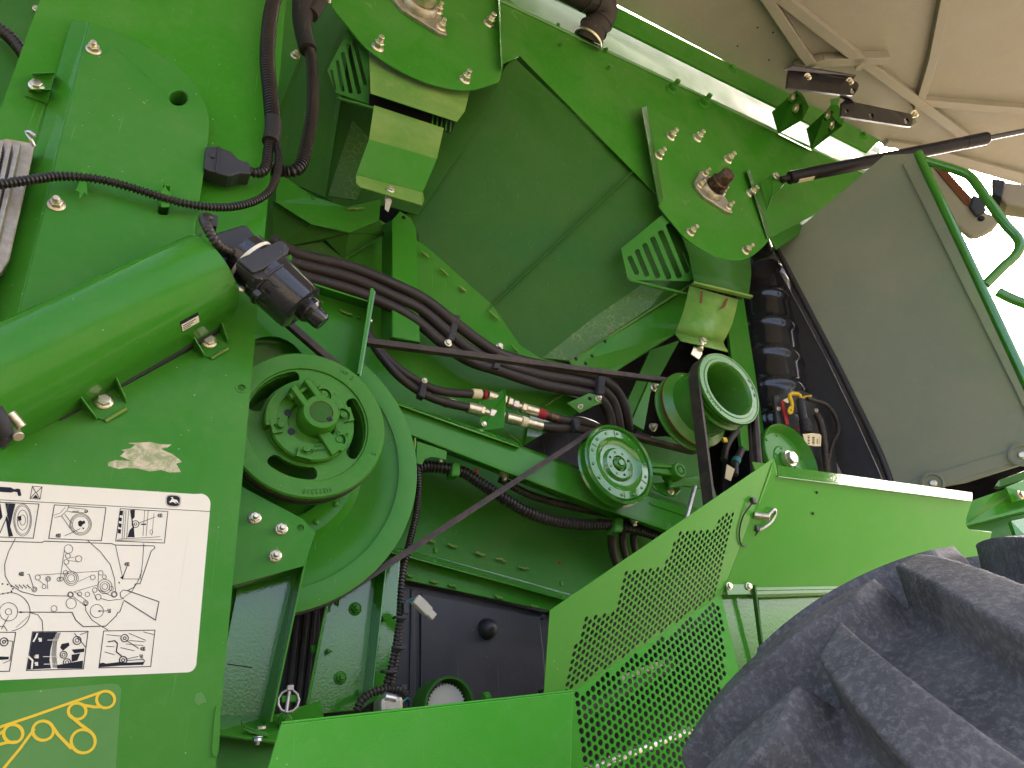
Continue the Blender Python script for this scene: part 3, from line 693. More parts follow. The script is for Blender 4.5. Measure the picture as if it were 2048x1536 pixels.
# hopper
hop = flatplate('hopper_slope', body, [(1025, 112, 1.73), (1268, 342, 1.74), (972, 628, 2.02)], [(1025, 112), (1268, 342), (972, 628), (834, 498), (812, 430), (850, 380)], gshade, .005)
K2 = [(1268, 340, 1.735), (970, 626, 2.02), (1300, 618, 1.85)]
hop2 = flatplate('hopper_skirt', body, K2, [(1268, 340), (1345, 410), (1400, 560), (1300, 618), (1140, 724), (1040, 708), (1000, 650), (970, 626)], gshade, .005)
pK2 = Plane(*[P(*q) for q in K2]); pK2.o = pK2.o + pK2.n * .003
bar('hopper_lip', hop, P(1266, 343, 1.725), P(968, 627, 2.01), Vector((.003, 0, .006)), Yv * .012, gs, .001)
pplate('flaked_band', hop2, [(1345, 558), (1300, 616), (1140, 721), (1085, 716), (1180, 640), (1290, 565)], pK2, M['flaking_paint'], .0012, bev=0)
bar('hopper_edge', hop2, pK2.at(1386, 566), pK2.at(1140, 724), Vector((0, .004, .006)), Yv * .006, M['green_tray'], .001)
dplate('hopper_brace', body, [(1140, 726, 1.93), (1310, 614, 1.86), (1400, 562, 1.80), (1470, 572, 1.80), (1352, 668, 1.84), (1244, 735, 1.92), (1190, 770, 1.95)], M['green'], .005)
for x, y in ((1210, 683), (1184, 712), (1171, 727), (1152, 718), (1342, 655), (1345, 643)): pfast(body, x, y, 1.86, 4, 'rivet', M['black_steel'], name='rivet')
# patch plate with faint outline
pK1 = Plane(*[P(*q) for q in [(1025, 112, 1.73), (1268, 342, 1.74), (972, 628, 2.02)]]); pK1.o = pK1.o + pK1.n * .003
pplate('patch_plate', hop, [(836, 466), (948, 566), (930, 586), (838, 498)], pK1, gshade, .002)

# wall above the hopper and its bright top band
dplate('upper_wall', body, [(985, -30, 1.72), (1050, 25, 1.72), (1760, 362, 1.72), (1540, 476, 1.72), (1330, 440, 1.72), (1312, 388, 1.72), (1040, 112, 1.72), (1000, 130, 1.72), (960, 150, 1.72), (940, -30, 1.72)], M['green'], .005)
TB = [(930, -30, 1.722), (1050, 25, 1.719), (1516, 246, 1.719), (1745, 356, 1.719), (1762, 310, 1.752), (1520, 194, 1.752), (1100, -4, 1.752), (1040, -32, 1.752)]
dplate('top_band', body, TB, M['green_band'], .005)
tube('band_fold', body, [P(960, -16, 1.7175), P(1050, 25, 1.7175), P(1300, 144, 1.7175), P(1516, 246, 1.7175), P(1745, 356, 1.7175)], .012, M['green_gloss'], n=12, step=.1)
dplate('drip_groove', body, [(1085, -30, 1.756), (1760, 296, 1.756), (1760, 312, 1.756), (1085, -12, 1.756)], M['green_shaded'], .01)
rl = dplate('hinge_rail', body, [(1120, -45, 1.66), (1762, 280, 1.66), (1736, 304, 1.66), (1090, -20, 1.66)], M['green'], .02, .004)
pfast(rl, 1464, 138, 1.66, 9, 'bolt', M['green']); pfast(rl, 1727, 272, 1.66, 9, 'bolt', M['green'])
for x, y in ((1113, 55), (1118, 92), (1209, 104), (1215, 138), (1330, 96)): pfast(body, x, y, 1.72, 3.6, 'peg', M['green'], name='stud')
for x, y in ((1341, 180), (1404, 208)): pfast(body, x, y, 1.72, 12, 'stud', M['green'])
# rolled hose elbow through the wall
el = thing('air_duct_elbow', 'black ribbed rubber duct elbow clamped to the wall at the top edge', 'duct')
ptube('elbow', el, [(1178, 78, 1.70), (1186, 60, 1.66), (1202, 38, 1.62), (1208, 18, 1.58), (1196, 2, 1.56), (1160, -14, 1.56), (1120, -34, 1.56)], 27, M['hose'], n=24, step=.012)
for s_, (x, y, Y) in enumerate([(1180, 74, 1.695), (1187, 58, 1.66), (1198, 42, 1.63), (1190, 0, 1.56), (1172, -8, 1.56)]):
    d_ = (P(1202, 38, 1.62) - P(1178, 78, 1.70)).normalized() if s_ < 3 else (P(1160, -14, 1.56) - P(1196, 2, 1.56)).normalized()
    c_ = P(x, y, Y); rr = pxm(c_, 28)
    me = lathe_mesh('duct_rib', [(rr * .98, -.006), (rr * 1.07, -.004), (rr * 1.07, .004), (rr * .98, .006)], 32)
    me.transform(Matrix.Translation(c_) @ Vector((0, -1, 0)).rotation_difference(d_).to_matrix().to_4x4()); link('duct_rib', me, M['rubber_seal'], el, 40)
c_ = P(1176, 80, 1.70); rr = pxm(c_, 29)
me = lathe_mesh('clamp_band', [(rr * .96, -.008), (rr * 1.06, -.008), (rr * 1.06, .004), (rr * .96, .004)], 32); me.transform(Matrix.Translation(c_) @ Vector((0, -1, 0)).rotation_difference((P(1202, 38, 1.62) - c_).normalized()).to_matrix().to_4x4()); link('clamp_band', me, M['zinc'], el, 40)

# ---- auger trough left of the hopper
dplate('trough_side', body, [(540, 260, 1.95), (606, 98, 1.95), (660, -40, 1.95), (720, -40, 1.88), (650, 395, 1.88), (560, 356, 1.92), (540, 350, 1.95)], gshade, .005)
flatplate('trough_face', body, [(720, -40, 1.88), (1030, 112, 1.74), (835, 430, 1.92)], [(720, -40), (1000, -40), (1030, 112), (925, 300), (835, 430), (770, 410), (690, 420), (650, 396)], gshade, .005)
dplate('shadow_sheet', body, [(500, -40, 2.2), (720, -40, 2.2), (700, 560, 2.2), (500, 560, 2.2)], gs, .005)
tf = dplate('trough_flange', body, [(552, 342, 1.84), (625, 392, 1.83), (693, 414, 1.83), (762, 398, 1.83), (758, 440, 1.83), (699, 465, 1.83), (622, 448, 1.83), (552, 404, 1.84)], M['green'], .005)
dplate('trough_under', body, [(545, 400, 1.86), (622, 448, 1.86), (699, 465, 1.86), (760, 440, 1.86), (770, 470, 1.93), (690, 520, 1.95), (545, 500, 1.95)], gshade, .005)
pfast(tf, 627, 396, 1.83, 4, 'rivet', M['green']); weld(tf, 695, 417, 728, 416, 1.82, 3)
pK3 = Plane(P(720, -40, 1.88), P(1030, 112, 1.74), P(835, 430, 1.92)); pK3.o = pK3.o + pK3.n * .003
pplate('flaked_band', body, [(705, 240), (760, 300), (712, 400), (655, 392)], pK3, M['flaking_paint'], .0012, bev=0)
pfast(body, 590, 112, 1.93, 9, 'nut', M['zinc'])
# upright channel
ch = dplate('upright_channel', body, [(784, 440, 1.87), (800, 422, 1.87), (822, 436, 1.87), (832, 458, 1.87), (840, 684, 1.87), (786, 674, 1.87)], M['green'], .01)
dplate('channel_side', body, [(784, 440, 1.872), (784, 674, 1.872), (762, 690, 1.98), (764, 450, 1.98)], gs, .004)
dplate('channel_foot', body, [(786, 674, 1.872), (840, 684, 1.872), (838, 690, 1.98), (770, 680, 1.98)], gs, .003)
pfast(body, 808, 435, 1.868, 4, 'rivet', M['black_steel'], name='rivet')

# ---- louvred guards and chutes under the two bearing plates
def louver(name, quad, slots, Y0, mat):
    pl = Plane(*[P(*q) for q in quad[:3]])
    return pplate(name, body, [(q[0], q[1]) for q in quad], pl, mat, .004, holes=slots)
def slotpx(ax, ay, bx, by, wpx, cut=.0):
    """rounded slot from a to b, width wpx"""
    d = math.hypot(bx - ax, by - ay); ux, uy = (bx - ax) / d, (by - ay) / d; nx, ny = -uy, ux; h = wpx / 2; r = h * .45
    p = []
    for (cx, cy, s1, s2) in ((ax, ay, -1, -1), (ax, ay, -1, 1), (bx, by, 1, 1), (bx, by, 1, -1)):
        k1 = (cx + nx * s2 * h - ux * s1 * r, cy + ny * s2 * h - uy * s1 * r); k2 = (cx + nx * s2 * (h - r), cy + ny * s2 * (h - r))
        p += [k2, k1] if s1 * s2 > 0 and s1 < 0 or (s1 > 0 and s2 < 0) else [k1, k2]
    c = (sum(q[0] for q in p) / len(p), sum(q[1] for q in p) / len(p))
    return sorted(p, key=lambda q: math.atan2((q[1] - c[1]), (q[0] - c[0])))
lv2 = louver('louvre_guard', [(1242, 497, 1.77), (1330, 425, 1.70), (1392, 562, 1.70), (1256, 560, 1.77)], [slotpx(1258, 512, 1275, 549, 10), slotpx(1273, 499, 1295, 553, 10), slotpx(1288, 487, 1317, 556, 11), slotpx(1304, 474, 1339, 558, 11), slotpx(1320, 461, 1360, 556, 12), slotpx(1336, 447, 1376, 545, 12)], 1.7, gs)
lv1 = louver('louvre_guard', [(655, 140, 1.76), (700, 52, 1.70), (738, 110, 1.70), (738, 208, 1.70), (672, 186, 1.76)], [slotpx(663, 140, 671, 180, 5), slotpx(674, 120, 686, 183, 7), slotpx(685, 104, 702, 187, 8), slotpx(696, 88, 719, 188, 9), slotpx(708, 76, 731, 170, 8)], 1.7, gs)
bar('hinge_rod', body, P(674, 196, 1.735), P(752, 218, 1.70), Z * .005, Yv * .005, gs, .003)
cyl('hinge_rod', body, P(1257, 560, 1.755), P(1380, 590, 1.69), .008, gs, 14)
# dark openings behind louvres
dplate('louvre_backing', body, [(1240, 490, 1.87), (1350, 420, 1.87), (1480, 560, 1.87), (1380, 640, 1.87), (1262, 566, 1.87)], M['green_shaded'], .004)
# chute 1
c1 = dplate('chute', body, [(738, 100, 1.695), (942, 172, 1.695), (930, 222, 1.668), (914, 243, 1.655), (741, 186, 1.655)], M['green_tray'], .004)
dplate('chute_return', c1, [(741, 186, 1.655), (914, 243, 1.655), (905, 240, 1.70), (745, 186, 1.70)], M['green'], .003)
dplate('chute_mouth', c1, [(738, 186, 1.72), (912, 240, 1.72), (904, 268, 1.72), (738, 214, 1.72)], M['black_steel'], .003)
for k in range(5): bar('mouth_bar', c1, P(866 + k * 9, 232 + k * 3, 1.70), P(864 + k * 9, 252 + k * 3, 1.70), X * .003, Yv * .003, M['green'], 0)
t1 = dplate('chute_tray', body, [(748, 210, 1.66), (888, 256, 1.66), (874, 318, 1.60), (738, 278, 1.60)], M['green_tray'], .004)
dplate('tray_lip', t1, [(738, 278, 1.60), (874, 318, 1.60), (846, 384, 1.66), (712, 349, 1.66)], M['green'], .004)
dplate('tray_edge', t1, [(712, 349, 1.66), (846, 384, 1.66), (849, 400, 1.625), (844, 410, 1.62), (720, 373, 1.62), (712, 366, 1.63)], M['green_tray'], .004)
pfast(t1, 781, 380, 1.635, 9, 'bolt', nrm=(0, -.8, .2)); 
dplate('latch_blade', t1, [(771, 398, 1.63), (781, 394, 1.63), (784, 402, 1.63), (777, 424, 1.63), (770, 418, 1.63)], M['zinc'], .003)
cyl('latch_spring', t1, P(777, 390, 1.64), P(775, 402, 1.64), .010, M['zinc'], 14)
# chute 2 (curved)
def curved(name, parent, L, Rr, mat, t=.004):
    """sheet between two polylines of (x, y, Y)"""
    vs = [P(*q) for q in L] + [P(*q) for q in Rr]; k = len(L)
    fs = [(i, i + 1, k + i + 1, k + i) for i in range(k - 1)]
    me = mesh(name, vs, fs); recalc(me); o = link(name, me, mat, parent, 50)
    m = o.modifiers.new('solid', 'SOLIDIFY'); m.thickness = t; m.offset = 0
    return o
c2 = curved('chute', body, [(1344, 440, 1.70), (1366, 478, 1.695), (1377, 508, 1.685), (1383, 540, 1.67), (1388, 562, 1.655)], [(1500, 500, 1.70), (1500, 515, 1.695), (1502, 545, 1.685), (1500, 570, 1.67), (1497, 592, 1.655)], M['green_shaded'])
dplate('chute_return', c2, [(1388, 562, 1.655), (1506, 590, 1.645), (1506, 594, 1.645), (1388, 566, 1.655)], M['green_tray'], .02)
dplate('chute_mouth', c2, [(1380, 560, 1.70), (1494, 588, 1.70), (1484, 600, 1.70), (1384, 574, 1.70)], M['black_steel'], .003)
for k in range(7): bar('mouth_bar', c2, P(1396 + k * 13, 563 + k * 3.2, 1.69), P(1396 + k * 13, 576 + k * 3.2, 1.69), X * .003, Yv * .003, M['green'], 0)
t2 = curved('chute_tray', body, [(1379, 572, 1.66), (1374, 594, 1.635), (1367, 622, 1.62), (1359, 645, 1.625), (1350, 663, 1.64)], [(1476, 600, 1.66), (1471, 622, 1.635), (1464, 648, 1.62), (1455, 668, 1.625), (1446, 685, 1.64)], M['green_tray'])
curved('tray_lip', t2, [(1350, 663, 1.64), (1352, 670, 1.625), (1362, 682, 1.60)], [(1446, 685, 1.64), (1449, 692, 1.625), (1456, 704, 1.60)], M['green_tray'])
dplate('rust_streak', t2, [(1402, 582, 1.646), (1406, 583, 1.646), (1404, 606, 1.626), (1399, 604, 1.626)], M['redrust'], .001, 0)
dplate('rust_streak', t2, [(1453, 596, 1.648), (1457, 597, 1.648), (1450, 614, 1.63), (1436, 621, 1.622), (1446, 610, 1.632)], M['redrust'], .001, 0)
pfast(t2, 1406, 682, 1.612, 8, 'bolt', nrm=(0, -.8, .2))
dplate('latch_blade', t2, [(1388, 692, 1.615), (1404, 698, 1.615), (1405, 708, 1.615), (1398, 719, 1.615), (1382, 708, 1.615)], M['zinc'], .003)
cyl('latch_spring', t2, P(1402, 688, 1.615), P(1399, 700, 1.615), .014, M['zinc'], 14)

# ---- bearing plates
p1 = smooth2([(660, -60, 0), (664, 12, 0), (672, 24), (695, 52), (735, 98), (790, 136), (850, 164), (905, 178), (945, 179), (985, 168), (1000, 160, 0), (1005, 137, 0), (996, -60, 0)], 4)
bp1 = pplate('bearing_plate', body, p1, 1.645, M['green'], .007)
dplate('plate_flange', bp1, [(997, -60, 1.646), (1006, 137, 1.646), (1004, 140, 1.605), (994, -60, 1.605)], M['green'], .004)
for x, y, s_ in ((755, 95, 13), (929, 160, 12), (977, 48, 12)): pfast(bp1, x, y, 1.645, s_, 'stud')
p2 = smooth2([(1294, 212, 0), (1330, 232, 0), (1458, 290, 0), (1500, 338, 0), (1542, 470, 0), (1538, 480), (1525, 495), (1501, 514), (1473, 521), (1434, 514), (1399, 496), (1368, 473), (1344, 445), (1322, 418), (1318, 408, 0), (1326, 395, 0)], 4)
bp2 = pplate('bearing_plate', body, p2, 1.685, M['green'], .007)
dplate('plate_flange', bp2, [(1294, 212, 1.684), (1327, 395, 1.684), (1318, 408, 1.66), (1283, 216, 1.655)], M['green_shaded'], .004)
dplate('plate_flange', bp2, [(1500, 338, 1.684), (1542, 470, 1.684), (1535, 478, 1.675), (1494, 342, 1.655)], M['green_shaded'], .004)
for x, y in ((1340, 274), (1393, 277), (1316, 312), (1454, 320), (1499, 388), (1380, 465), (1490, 502)): pfast(bp2, x, y, 1.685, 10.5, 'stud')
def bearing(parent, cx, cy, Y, k, shaft):
    c = P(cx, cy, Y); s = pxm(c, k)
    sh = [(-.28, 1.0), (.05, .78), (.62, -.02), (1.02, -.75), (.86, -1.0), (-.25, -.66), (-.86, -.12), (-.98, .12)] if False else None
    pts = [(-.62, .92), (-.32, .98), (.95, -.30), (.98, -.62), (.70, -.92), (.38, -.98), (-.95, .25), (-.98, .58)] if False else [(-.35, .95), (.0, .98), (.55, .55), (.92, -.45), (.95, -.95), (.62, -1.0), (-.62, -.62), (-.95, -.2), (-.92, .12)]
    fl_ = plate('bearing_flange', parent, [c + X * a * s * 1.0 + Z * b * s for a, b in pts], M['cast_grey'], .02, Vector((0, -1, 0)), None, .004)
    fl_.location.y = -.019
    c2_ = c - Yv * .02
    lathe('bearing_housing', parent, [(s * .62, .0), (s * .60, -s * .12), (s * .52, -s * .22), (s * .46, -s * .22), (s * .44, -s * .12), (s * .1, -s * .12), (s * .1, 0)], c2_, M['cast_grey'], 40)
    lathe('bearing_collar', parent, [(s * .42, -s * .05), (s * .42, -s * .55), (s * .38, -s * .60), (s * .1, -s * .60), (s * .1, -s * .05)], c2_, M['rusty_shaft'] if shaft else M['zinc'], 32)
    lathe('shaft_end', parent, [(s * .31, -s * .5), (s * .31, -s * .98), (s * .27, -s * 1.04), (s * .02, -s * 1.04), (s * .02, -s * .5)], c2_, M['rusty_shaft'] if shaft else M['zinc'], 32)
    for a, b in ((-.18, .80), (-.72, -.05), (.72, -.72), (.66, .1)):
        fasten(parent, c2_ + X * a * s + Z * b * s, s * .17, 'stud')
    if shaft:
        for a in (-.5, .1): fasten(parent, c2_ + X * s * .42 * math.sin(a - .2) - Yv * s * .32 - Z * s * .42 * math.cos(a - .2), s * .07, 'rivet', M['black_steel'], nrm=(math.sin(a - .2), 0, -math.cos(a - .2)), name='set_screw')
bearing(bp2, 1418, 384, 1.685, 47, True)
bearing(bp1, 836, 18, 1.645, 60, False)

# ---- hinge brackets on the top band
for pts, bl in (([(1543, 224, 1.70), (1592, 180, 1.46), (1603, 186, 1.45), (1618, 214, 1.45), (1606, 238, 1.50), (1556, 268, 1.70)], ((1587, 196), (1594, 217))), ([(1612, 258, 1.70), (1652, 222, 1.48), (1661, 210, 1.45), (1660, 198, 1.43), (1680, 195, 1.40), (1676, 210, 1.43), (1687, 238, 1.44), (1684, 252, 1.46), (1622, 301, 1.70)], ((1658, 230), (1666, 251)))):
    hb = dplate('hinge_bracket', body, pts, M['green'], .005)
    pl_ = Plane(P(*pts[0]), P(*pts[1]), P(*pts[-1]))
    for x, y in bl:
        o_ = pl_.at(x, y) + pl_.n * .004; fasten(hb, o_, pxm(o_, 9), 'bolt', M['zinc'], pl_.n)
        pplate('slot', hb, slotpx(x + 7, y - 8, x - 9, y + 10, 7), Plane(pl_.o + pl_.n * .002, pl_.o + pl_.n * .002 + (pl_.at(1600, 200) - pl_.at(1700, 260)), pl_.o + pl_.n * .002 + (pl_.at(1600, 200) - pl_.at(1640, 300))), M['black_steel'], .001, bev=0)
dplate('bracket_web', body, [(1556, 268, 1.70), (1622, 301, 1.70), (1630, 290, 1.74), (1565, 256, 1.74)], M['green_gloss'], .004)

# strut foot bracket
sb = dplate('strut_bracket', body, [(1520, 365, 1.70), (1548, 345, 1.64), (1566, 344, 1.62), (1572, 362, 1.62), (1562, 376, 1.62), (1545, 392, 1.66), (1534, 420, 1.70)], M['green'], .006)
pfast(sb, 1551, 353, 1.632, 8, 'bolt')

# ---- channel beam and its ledge
be = dplate('channel_beam', body, [(784, 803, 1.76), (913, 851, 1.76), (1043, 897, 1.76), (1165, 944, 1.76), (1300, 992, 1.76), (1420, 1034, 1.76), (1420, 1090, 1.76), (1247, 1032, 1.76), (1010, 944, 1.76), (826, 872, 1.76), (784, 856, 1.76)], M['green_beam'], .006, .003)
dplate('beam_flange', body, [(784, 856, 1.758), (826, 872, 1.758), (1010, 944, 1.758), (1247, 1032, 1.758), (1420, 1090, 1.758), (1420, 1100, 1.86), (1240, 1044, 1.86), (1005, 952, 1.86), (784, 866, 1.86)], M['green'], .005, .002)
dplate('beam_top', body, [(784, 803, 1.762), (1420, 1034, 1.762), (1420, 1026, 1.86), (784, 800, 1.86)], M['green'], .004)
dplate('ledge', body, [(790, 800, 1.80), (915, 842, 1.80), (1043, 888, 1.80), (1040, 894, 1.74), (913, 850, 1.74), (788, 805, 1.74)], M['green_gloss'], .005)
dplate('beam_gusset', body, [(834, 882, 1.74), (894, 902, 1.74), (892, 920, 1.74), (876, 916, 1.74), (862, 914, 1.74), (850, 918, 1.74), (844, 930, 1.74), (832, 926, 1.74)], M['green'], .006)
weld(be, 830, 876, 828, 902, 1.735, 3)
for x, y in ((880, 910), (1008, 946), (1267, 1036)): pfast(body, x, y, 1.80, 11, 'nut', nrm=(0, 0, -1))
for x, y in ((1005, 938), (1264, 1030)):
    c_ = P(x + 2, y + 6, 1.80); lathe('bolt_pad', body, [(pxm(c_, 14), -.004), (pxm(c_, 14), .004), (.002, .004), (.002, -.004)], c_, M['green_gloss'], 24, axis=(0, 0, -1))
pplate('beam_seam', be, [(1300, 1004), (1420, 1046), (1420, 1050), (1300, 1008)], YP(1.756), M['green'], .004)

# ---- lower back wall, rail and weld marks
dplate('lower_wall', body, [(780, 850, 2.05), (1430, 1060, 2.05), (1260, 1200, 2.02), (1140, 1196, 2.0), (816, 1106, 2.0), (760, 1090, 2.0)], gs, .006)
ra_ = dplate('lower_rail', body, [(760, 1094, 1.90), (816, 1108, 1.90), (1160, 1204, 1.90), (1260, 1232, 1.90), (1255, 1262, 1.90), (1130, 1228, 1.90), (812, 1160, 1.90), (756, 1146, 1.90)], M['green'], .006)
dplate('rail_ledge', ra_, [(760, 1088, 2.0), (820, 1100, 2.0), (1160, 1192, 2.0), (1260, 1222, 2.0), (1262, 1234, 1.86), (1158, 1206, 1.86), (814, 1112, 1.86), (756, 1098, 1.86)], M['green_gloss'], .004)
for x, y in ((868, 1126), (1124, 1194)): pfast(ra_, x, y, 1.896, 6, 'bolt', M['green'])
for x, y in ((870, 1106), (1123, 1172)): pfast(ra_, x, y, 1.90, 4, 'peg', M['green'], nrm=(0, 0, 1), name='stud')
for x, y in ((818, 1150), (868, 1162), (905, 1172), (998, 1194), (1070, 1212)): weld(ra_, x - 8, y - 2, x + 8, y + 3, 1.893, 3)
for x, y in ((860, 1082), (905, 1092), (960, 1108), (1002, 1120), (1048, 1136)): weld(ra_, x - 10, y - 3, x + 10, y + 3, 1.995, 3)
pfast(ra_, 1119, 1124, 2.0, 3, 'rivet', M['red'], name='paint_dot')

# ---- posts below the big pulley
po = dplate('post_face', body, [(668, 1150, 1.80), (760, 1120, 1.80), (722, 1420, 1.80), (612, 1430, 1.80)], M['green_gloss'], .005)
dplate('post_flange', po, [(755, 1120, 1.80), (772, 1124, 1.74), (742, 1405, 1.74), (722, 1420, 1.80)], M['green_gloss'], .004)
dplate('post_flange', po, [(668, 1160, 1.80), (664, 1160, 1.73), (612, 1430, 1.73), (614, 1430, 1.80)], M['green'], .005)
dplate('post_outer', body, [(772, 1122, 1.80), (800, 1120, 1.80), (792, 1250, 1.80), (770, 1395, 1.80), (742, 1405, 1.80)], M['green_gloss'], .004)
for x, y, k in ((710, 1218, 'nut'), (680, 1356, 'nut')): pfast(po, x, y, 1.80, 13, k, M['green'])
for x, y in ((748, 1232), (654, 1303), (764, 1238), (715, 1386)): pfast(po, x, y, 1.79, 6, 'nut', M['green'], nrm=(1, 0, 0))
for x, y in ((628, 1298), (676, 1204)): pfast(po, x, y, 1.76, 9, 'bolt', M['green'], nrm=(-1, 0, 0))
p0 = dplate('post_face', body, [(486, 1120, 1.66), (600, 1100, 1.66), (530, 1446, 1.66), (420, 1446, 1.66)], M['green_gloss'], .005)
dplate('post_flange', p0, [(600, 1100, 1.66), (618, 1080, 1.58), (540, 1444, 1.58), (515, 1448, 1.66)], M['green'], .005)
pplate('post_scratch', p0, [(455, 1327), (505, 1334), (505, 1336), (455, 1329)], YP(1.6585), M['ink'], .0005, bev=0)
gu = pplate('gusset_plate', body, [(420, 930), (492, 978), (606, 1038), (631, 1066), (607, 1132), (460, 1172), (420, 1180)], 1.57, M['green'], .006, holes=[ell(601, 1056, 7, 7, 16)])
dplate('gusset_flange', gu, [(607, 1130, 1.571), (460, 1170, 1.571), (455, 1182, 1.63), (600, 1146, 1.63)], M['green'], .004)
for x, y in ((509, 1036), (562, 1058), (550, 1112)): pfast(gu, x, y, 1.57, 13, 'nut')
# floor bracket at the foot of the posts
ft = dplate('foot_plate', body, [(420, 1430, 1.66), (545, 1430, 1.66), (640, 1400, 1.70), (660, 1480, 1.60), (545, 1482, 1.58), (420, 1466, 1.58)], M['green_gloss'], .006)
dplate('foot_tab', ft, [(482, 1438, 1.60), (490, 1452, 1.58), (536, 1466, 1.58), (536, 1474, 1.58), (500, 1466, 1.58), (484, 1456, 1.58)], M['green'], .006)
pfast(ft, 522, 1458, 1.585, 9, 'hex', M['steel'], nrm=(0, -.1, 1)); pfast(ft, 516, 1474, 1.58, 10, 'nut', M['steel'], nrm=(0, -.1, -1)); pfast(ft, 570, 1442, 1.62, 14, 'nut', M['green'])
dplate('lower_skirt', body, [(415, 1468, 1.62), (660, 1482, 1.62), (640, 1640, 1.62), (415, 1640, 1.62)], gs, .005)
# web behind the ring pulley, with the round cut-out
web = pplate('pulley_web', body, [(420, 556), (588, 570), (740, 616), (716, 752), (640, 800), (420, 860)], 1.628, M['green'], .005, holes=[ell(540, 756, 78, 84, 28)])
dplate('web_upper', body, [(584, 562, 1.56), (600, 562, 1.56), (742, 606, 1.56), (738, 620, 1.626), (588, 574, 1.626)], M['green'], .005)
dplate('web_gusset', body, [(742, 576, 1.55), (746, 582, 1.55), (718, 752, 1.55), (712, 752, 1.63), (736, 600, 1.63)], M['green_gloss'], .006)
bar('web_edge', body, P(743, 578, 1.55), P(716, 750, 1.55), X * .004, Yv * .006, M['green_beam'], .001)
dplate('web_tab', body, [(575, 512, 1.66), (582, 508, 1.66), (585, 514, 1.66), (578, 530, 1.66), (570, 524, 1.66)], M['green'], .004)
weld(body, 680, 620, 704, 630, 1.62, 3); weld(body, 636, 603, 646, 606, 1.62, 3)
pfast(body, 740, 642, 1.59, 5, 'bolt', nrm=(1, 0, 0)); pfast(body, 717, 634, 1.622, 4, 'rivet', M['green'])

# ---- far braces behind the drum pulley
dplate('far_post', body, [(1446, 560, 2.05), (1482, 560, 2.05), (1534, 900, 2.05), (1484, 900, 2.05)], M['green'], .02)
dplate('far_brace', body, [(1262, 846, 2.0), (1298, 762, 2.0), (1304, 770, 2.0), (1288, 860, 2.0)], M['green'], .02)
dplate('far_brace', body, [(1300, 700, 2.2), (1360, 680, 2.2), (1250, 880, 2.2), (1220, 880, 2.2)], gs, .02)
dplate('drive_bracket', body, [(1262, 876, 1.86), (1330, 872, 1.86), (1400, 884, 1.86), (1436, 1000, 1.86), (1420, 1080, 1.86), (1250, 1030, 1.86)], gs, .02)
br = dplate('arm_bracket', body, [(1302, 966, 1.75), (1350, 962, 1.75), (1362, 980, 1.75), (1352, 992, 1.75), (1335, 992, 1.75), (1312, 980, 1.75)], M['green_gloss'], .008, .003)
pfast(br, 1341, 982, 1.75, 8, 'bolt'); pfast(br, 1355, 967, 1.75, 7, 'bolt')
for x, y in ((1305, 855), (1308, 776)): pfast(body, x, y, 1.84, 9, 'nut')
# hose bracket near the void
hb = dplate('hose_bracket', body, [(1134, 806, 1.86), (1178, 786, 1.86), (1202, 792, 1.86), (1204, 806, 1.86), (1188, 812, 1.86), (1160, 826, 1.86)], M['green'], .005)
pfast(hb, 1196, 798, 1.86, 7, 'nut'); pfast(hb, 1160, 814, 1.86, 6, 'nut'); pfast(hb, 1180, 797, 1.858, 4, 'rivet', M['black_steel'], name='rivet')
# bulkhead bracket for the hose couplings
kb = dplate('coupling_bracket', body, [(1010, 776, 1.84), (1012, 792, 1.84), (1008, 856, 1.84), (960, 862, 1.88), (958, 800, 1.88), (980, 796, 1.90)], M['green'], .005)
pfast(kb, 968, 848, 1.87, 6, 'bolt')

# ================================================================== pulleys
def pulley(name, label, c, parts, group=None):
    t = thing(name, label, 'pulley', group)
    return t
# big sheet-metal driven pulley
cB = Vector((.3049, 1.68, .6737 + CAMZ)); RB = .399
big = thing('driven_pulley', 'largest green pulley, a wide dished sheet-metal wheel behind the cast pulley', 'pulley')
lathe('rim', big, [(RB, 0), (RB - .002, .004), (RB - .022, .020), (RB - .022, .026), (RB - .002, .044), (RB, .048), (RB - .006, .048), (RB - .034, .026), (RB - .034, .012), (RB - .052, .006), (RB - .055, -.001), (RB - .04, -.004)], cB, M['green_beam'], 128)
lathe('dish', big, [(RB - .050, .004), (RB - .060, .010), (RB - .075, .011), (RB - .105, .028), (RB - .150, .036), (RB - .160, .030), (RB - .175, .012), (RB - .215, .008), (RB - .23, .012), (RB - .235, .04), (.06, .05), (.06, .055), (RB - .2, .05), (RB - .05, .03)], cB, M['green_beam'], 128)
for k in range(18):
    a = 2 * math.pi * k / 18 + .1; fasten(big, cB + Vector(((RB - .195) * math.cos(a), .009, (RB - .195) * math.sin(a))), .008, 'rivet', M['green_beam'], name='rivet')

# cast ring pulley in front
cR = Vector((.3609, 1.54, .7165 + CAMZ)); RR = .1978
rp = thing('cast_pulley', 'green cast ring pulley with bolted split hub and raised lettering beside the panel edge', 'pulley')
def annulus_holes(c, r0, r1, y, arcs, n=14):
    hs = []
    for a0, a1 in arcs:
        rc_ = (r0 + r1) / 2; hr = (r1 - r0) / 2; h = []
        def pt(a, r): return c + Vector((r * math.cos(rad(a)), 0, r * math.sin(rad(a))))
        for i in range(n + 1): h.append(pt(a0 + (a1 - a0) * i / n, r1))
        e = hr / rc_ * 57.3 * .8
        h += [pt(a1 + e * math.sin(t), rc_ + hr * math.cos(t)) for t in [math.pi * k / 8 for k in range(1, 8)]]
        for i in range(n + 1): h.append(pt(a1 + (a0 - a1) * i / n, r0))
        h += [pt(a0 - e * math.sin(t), rc_ - hr * math.cos(t)) for t in [math.pi * k / 8 for k in range(1, 8)]]
        hs.append(h)
    return hs
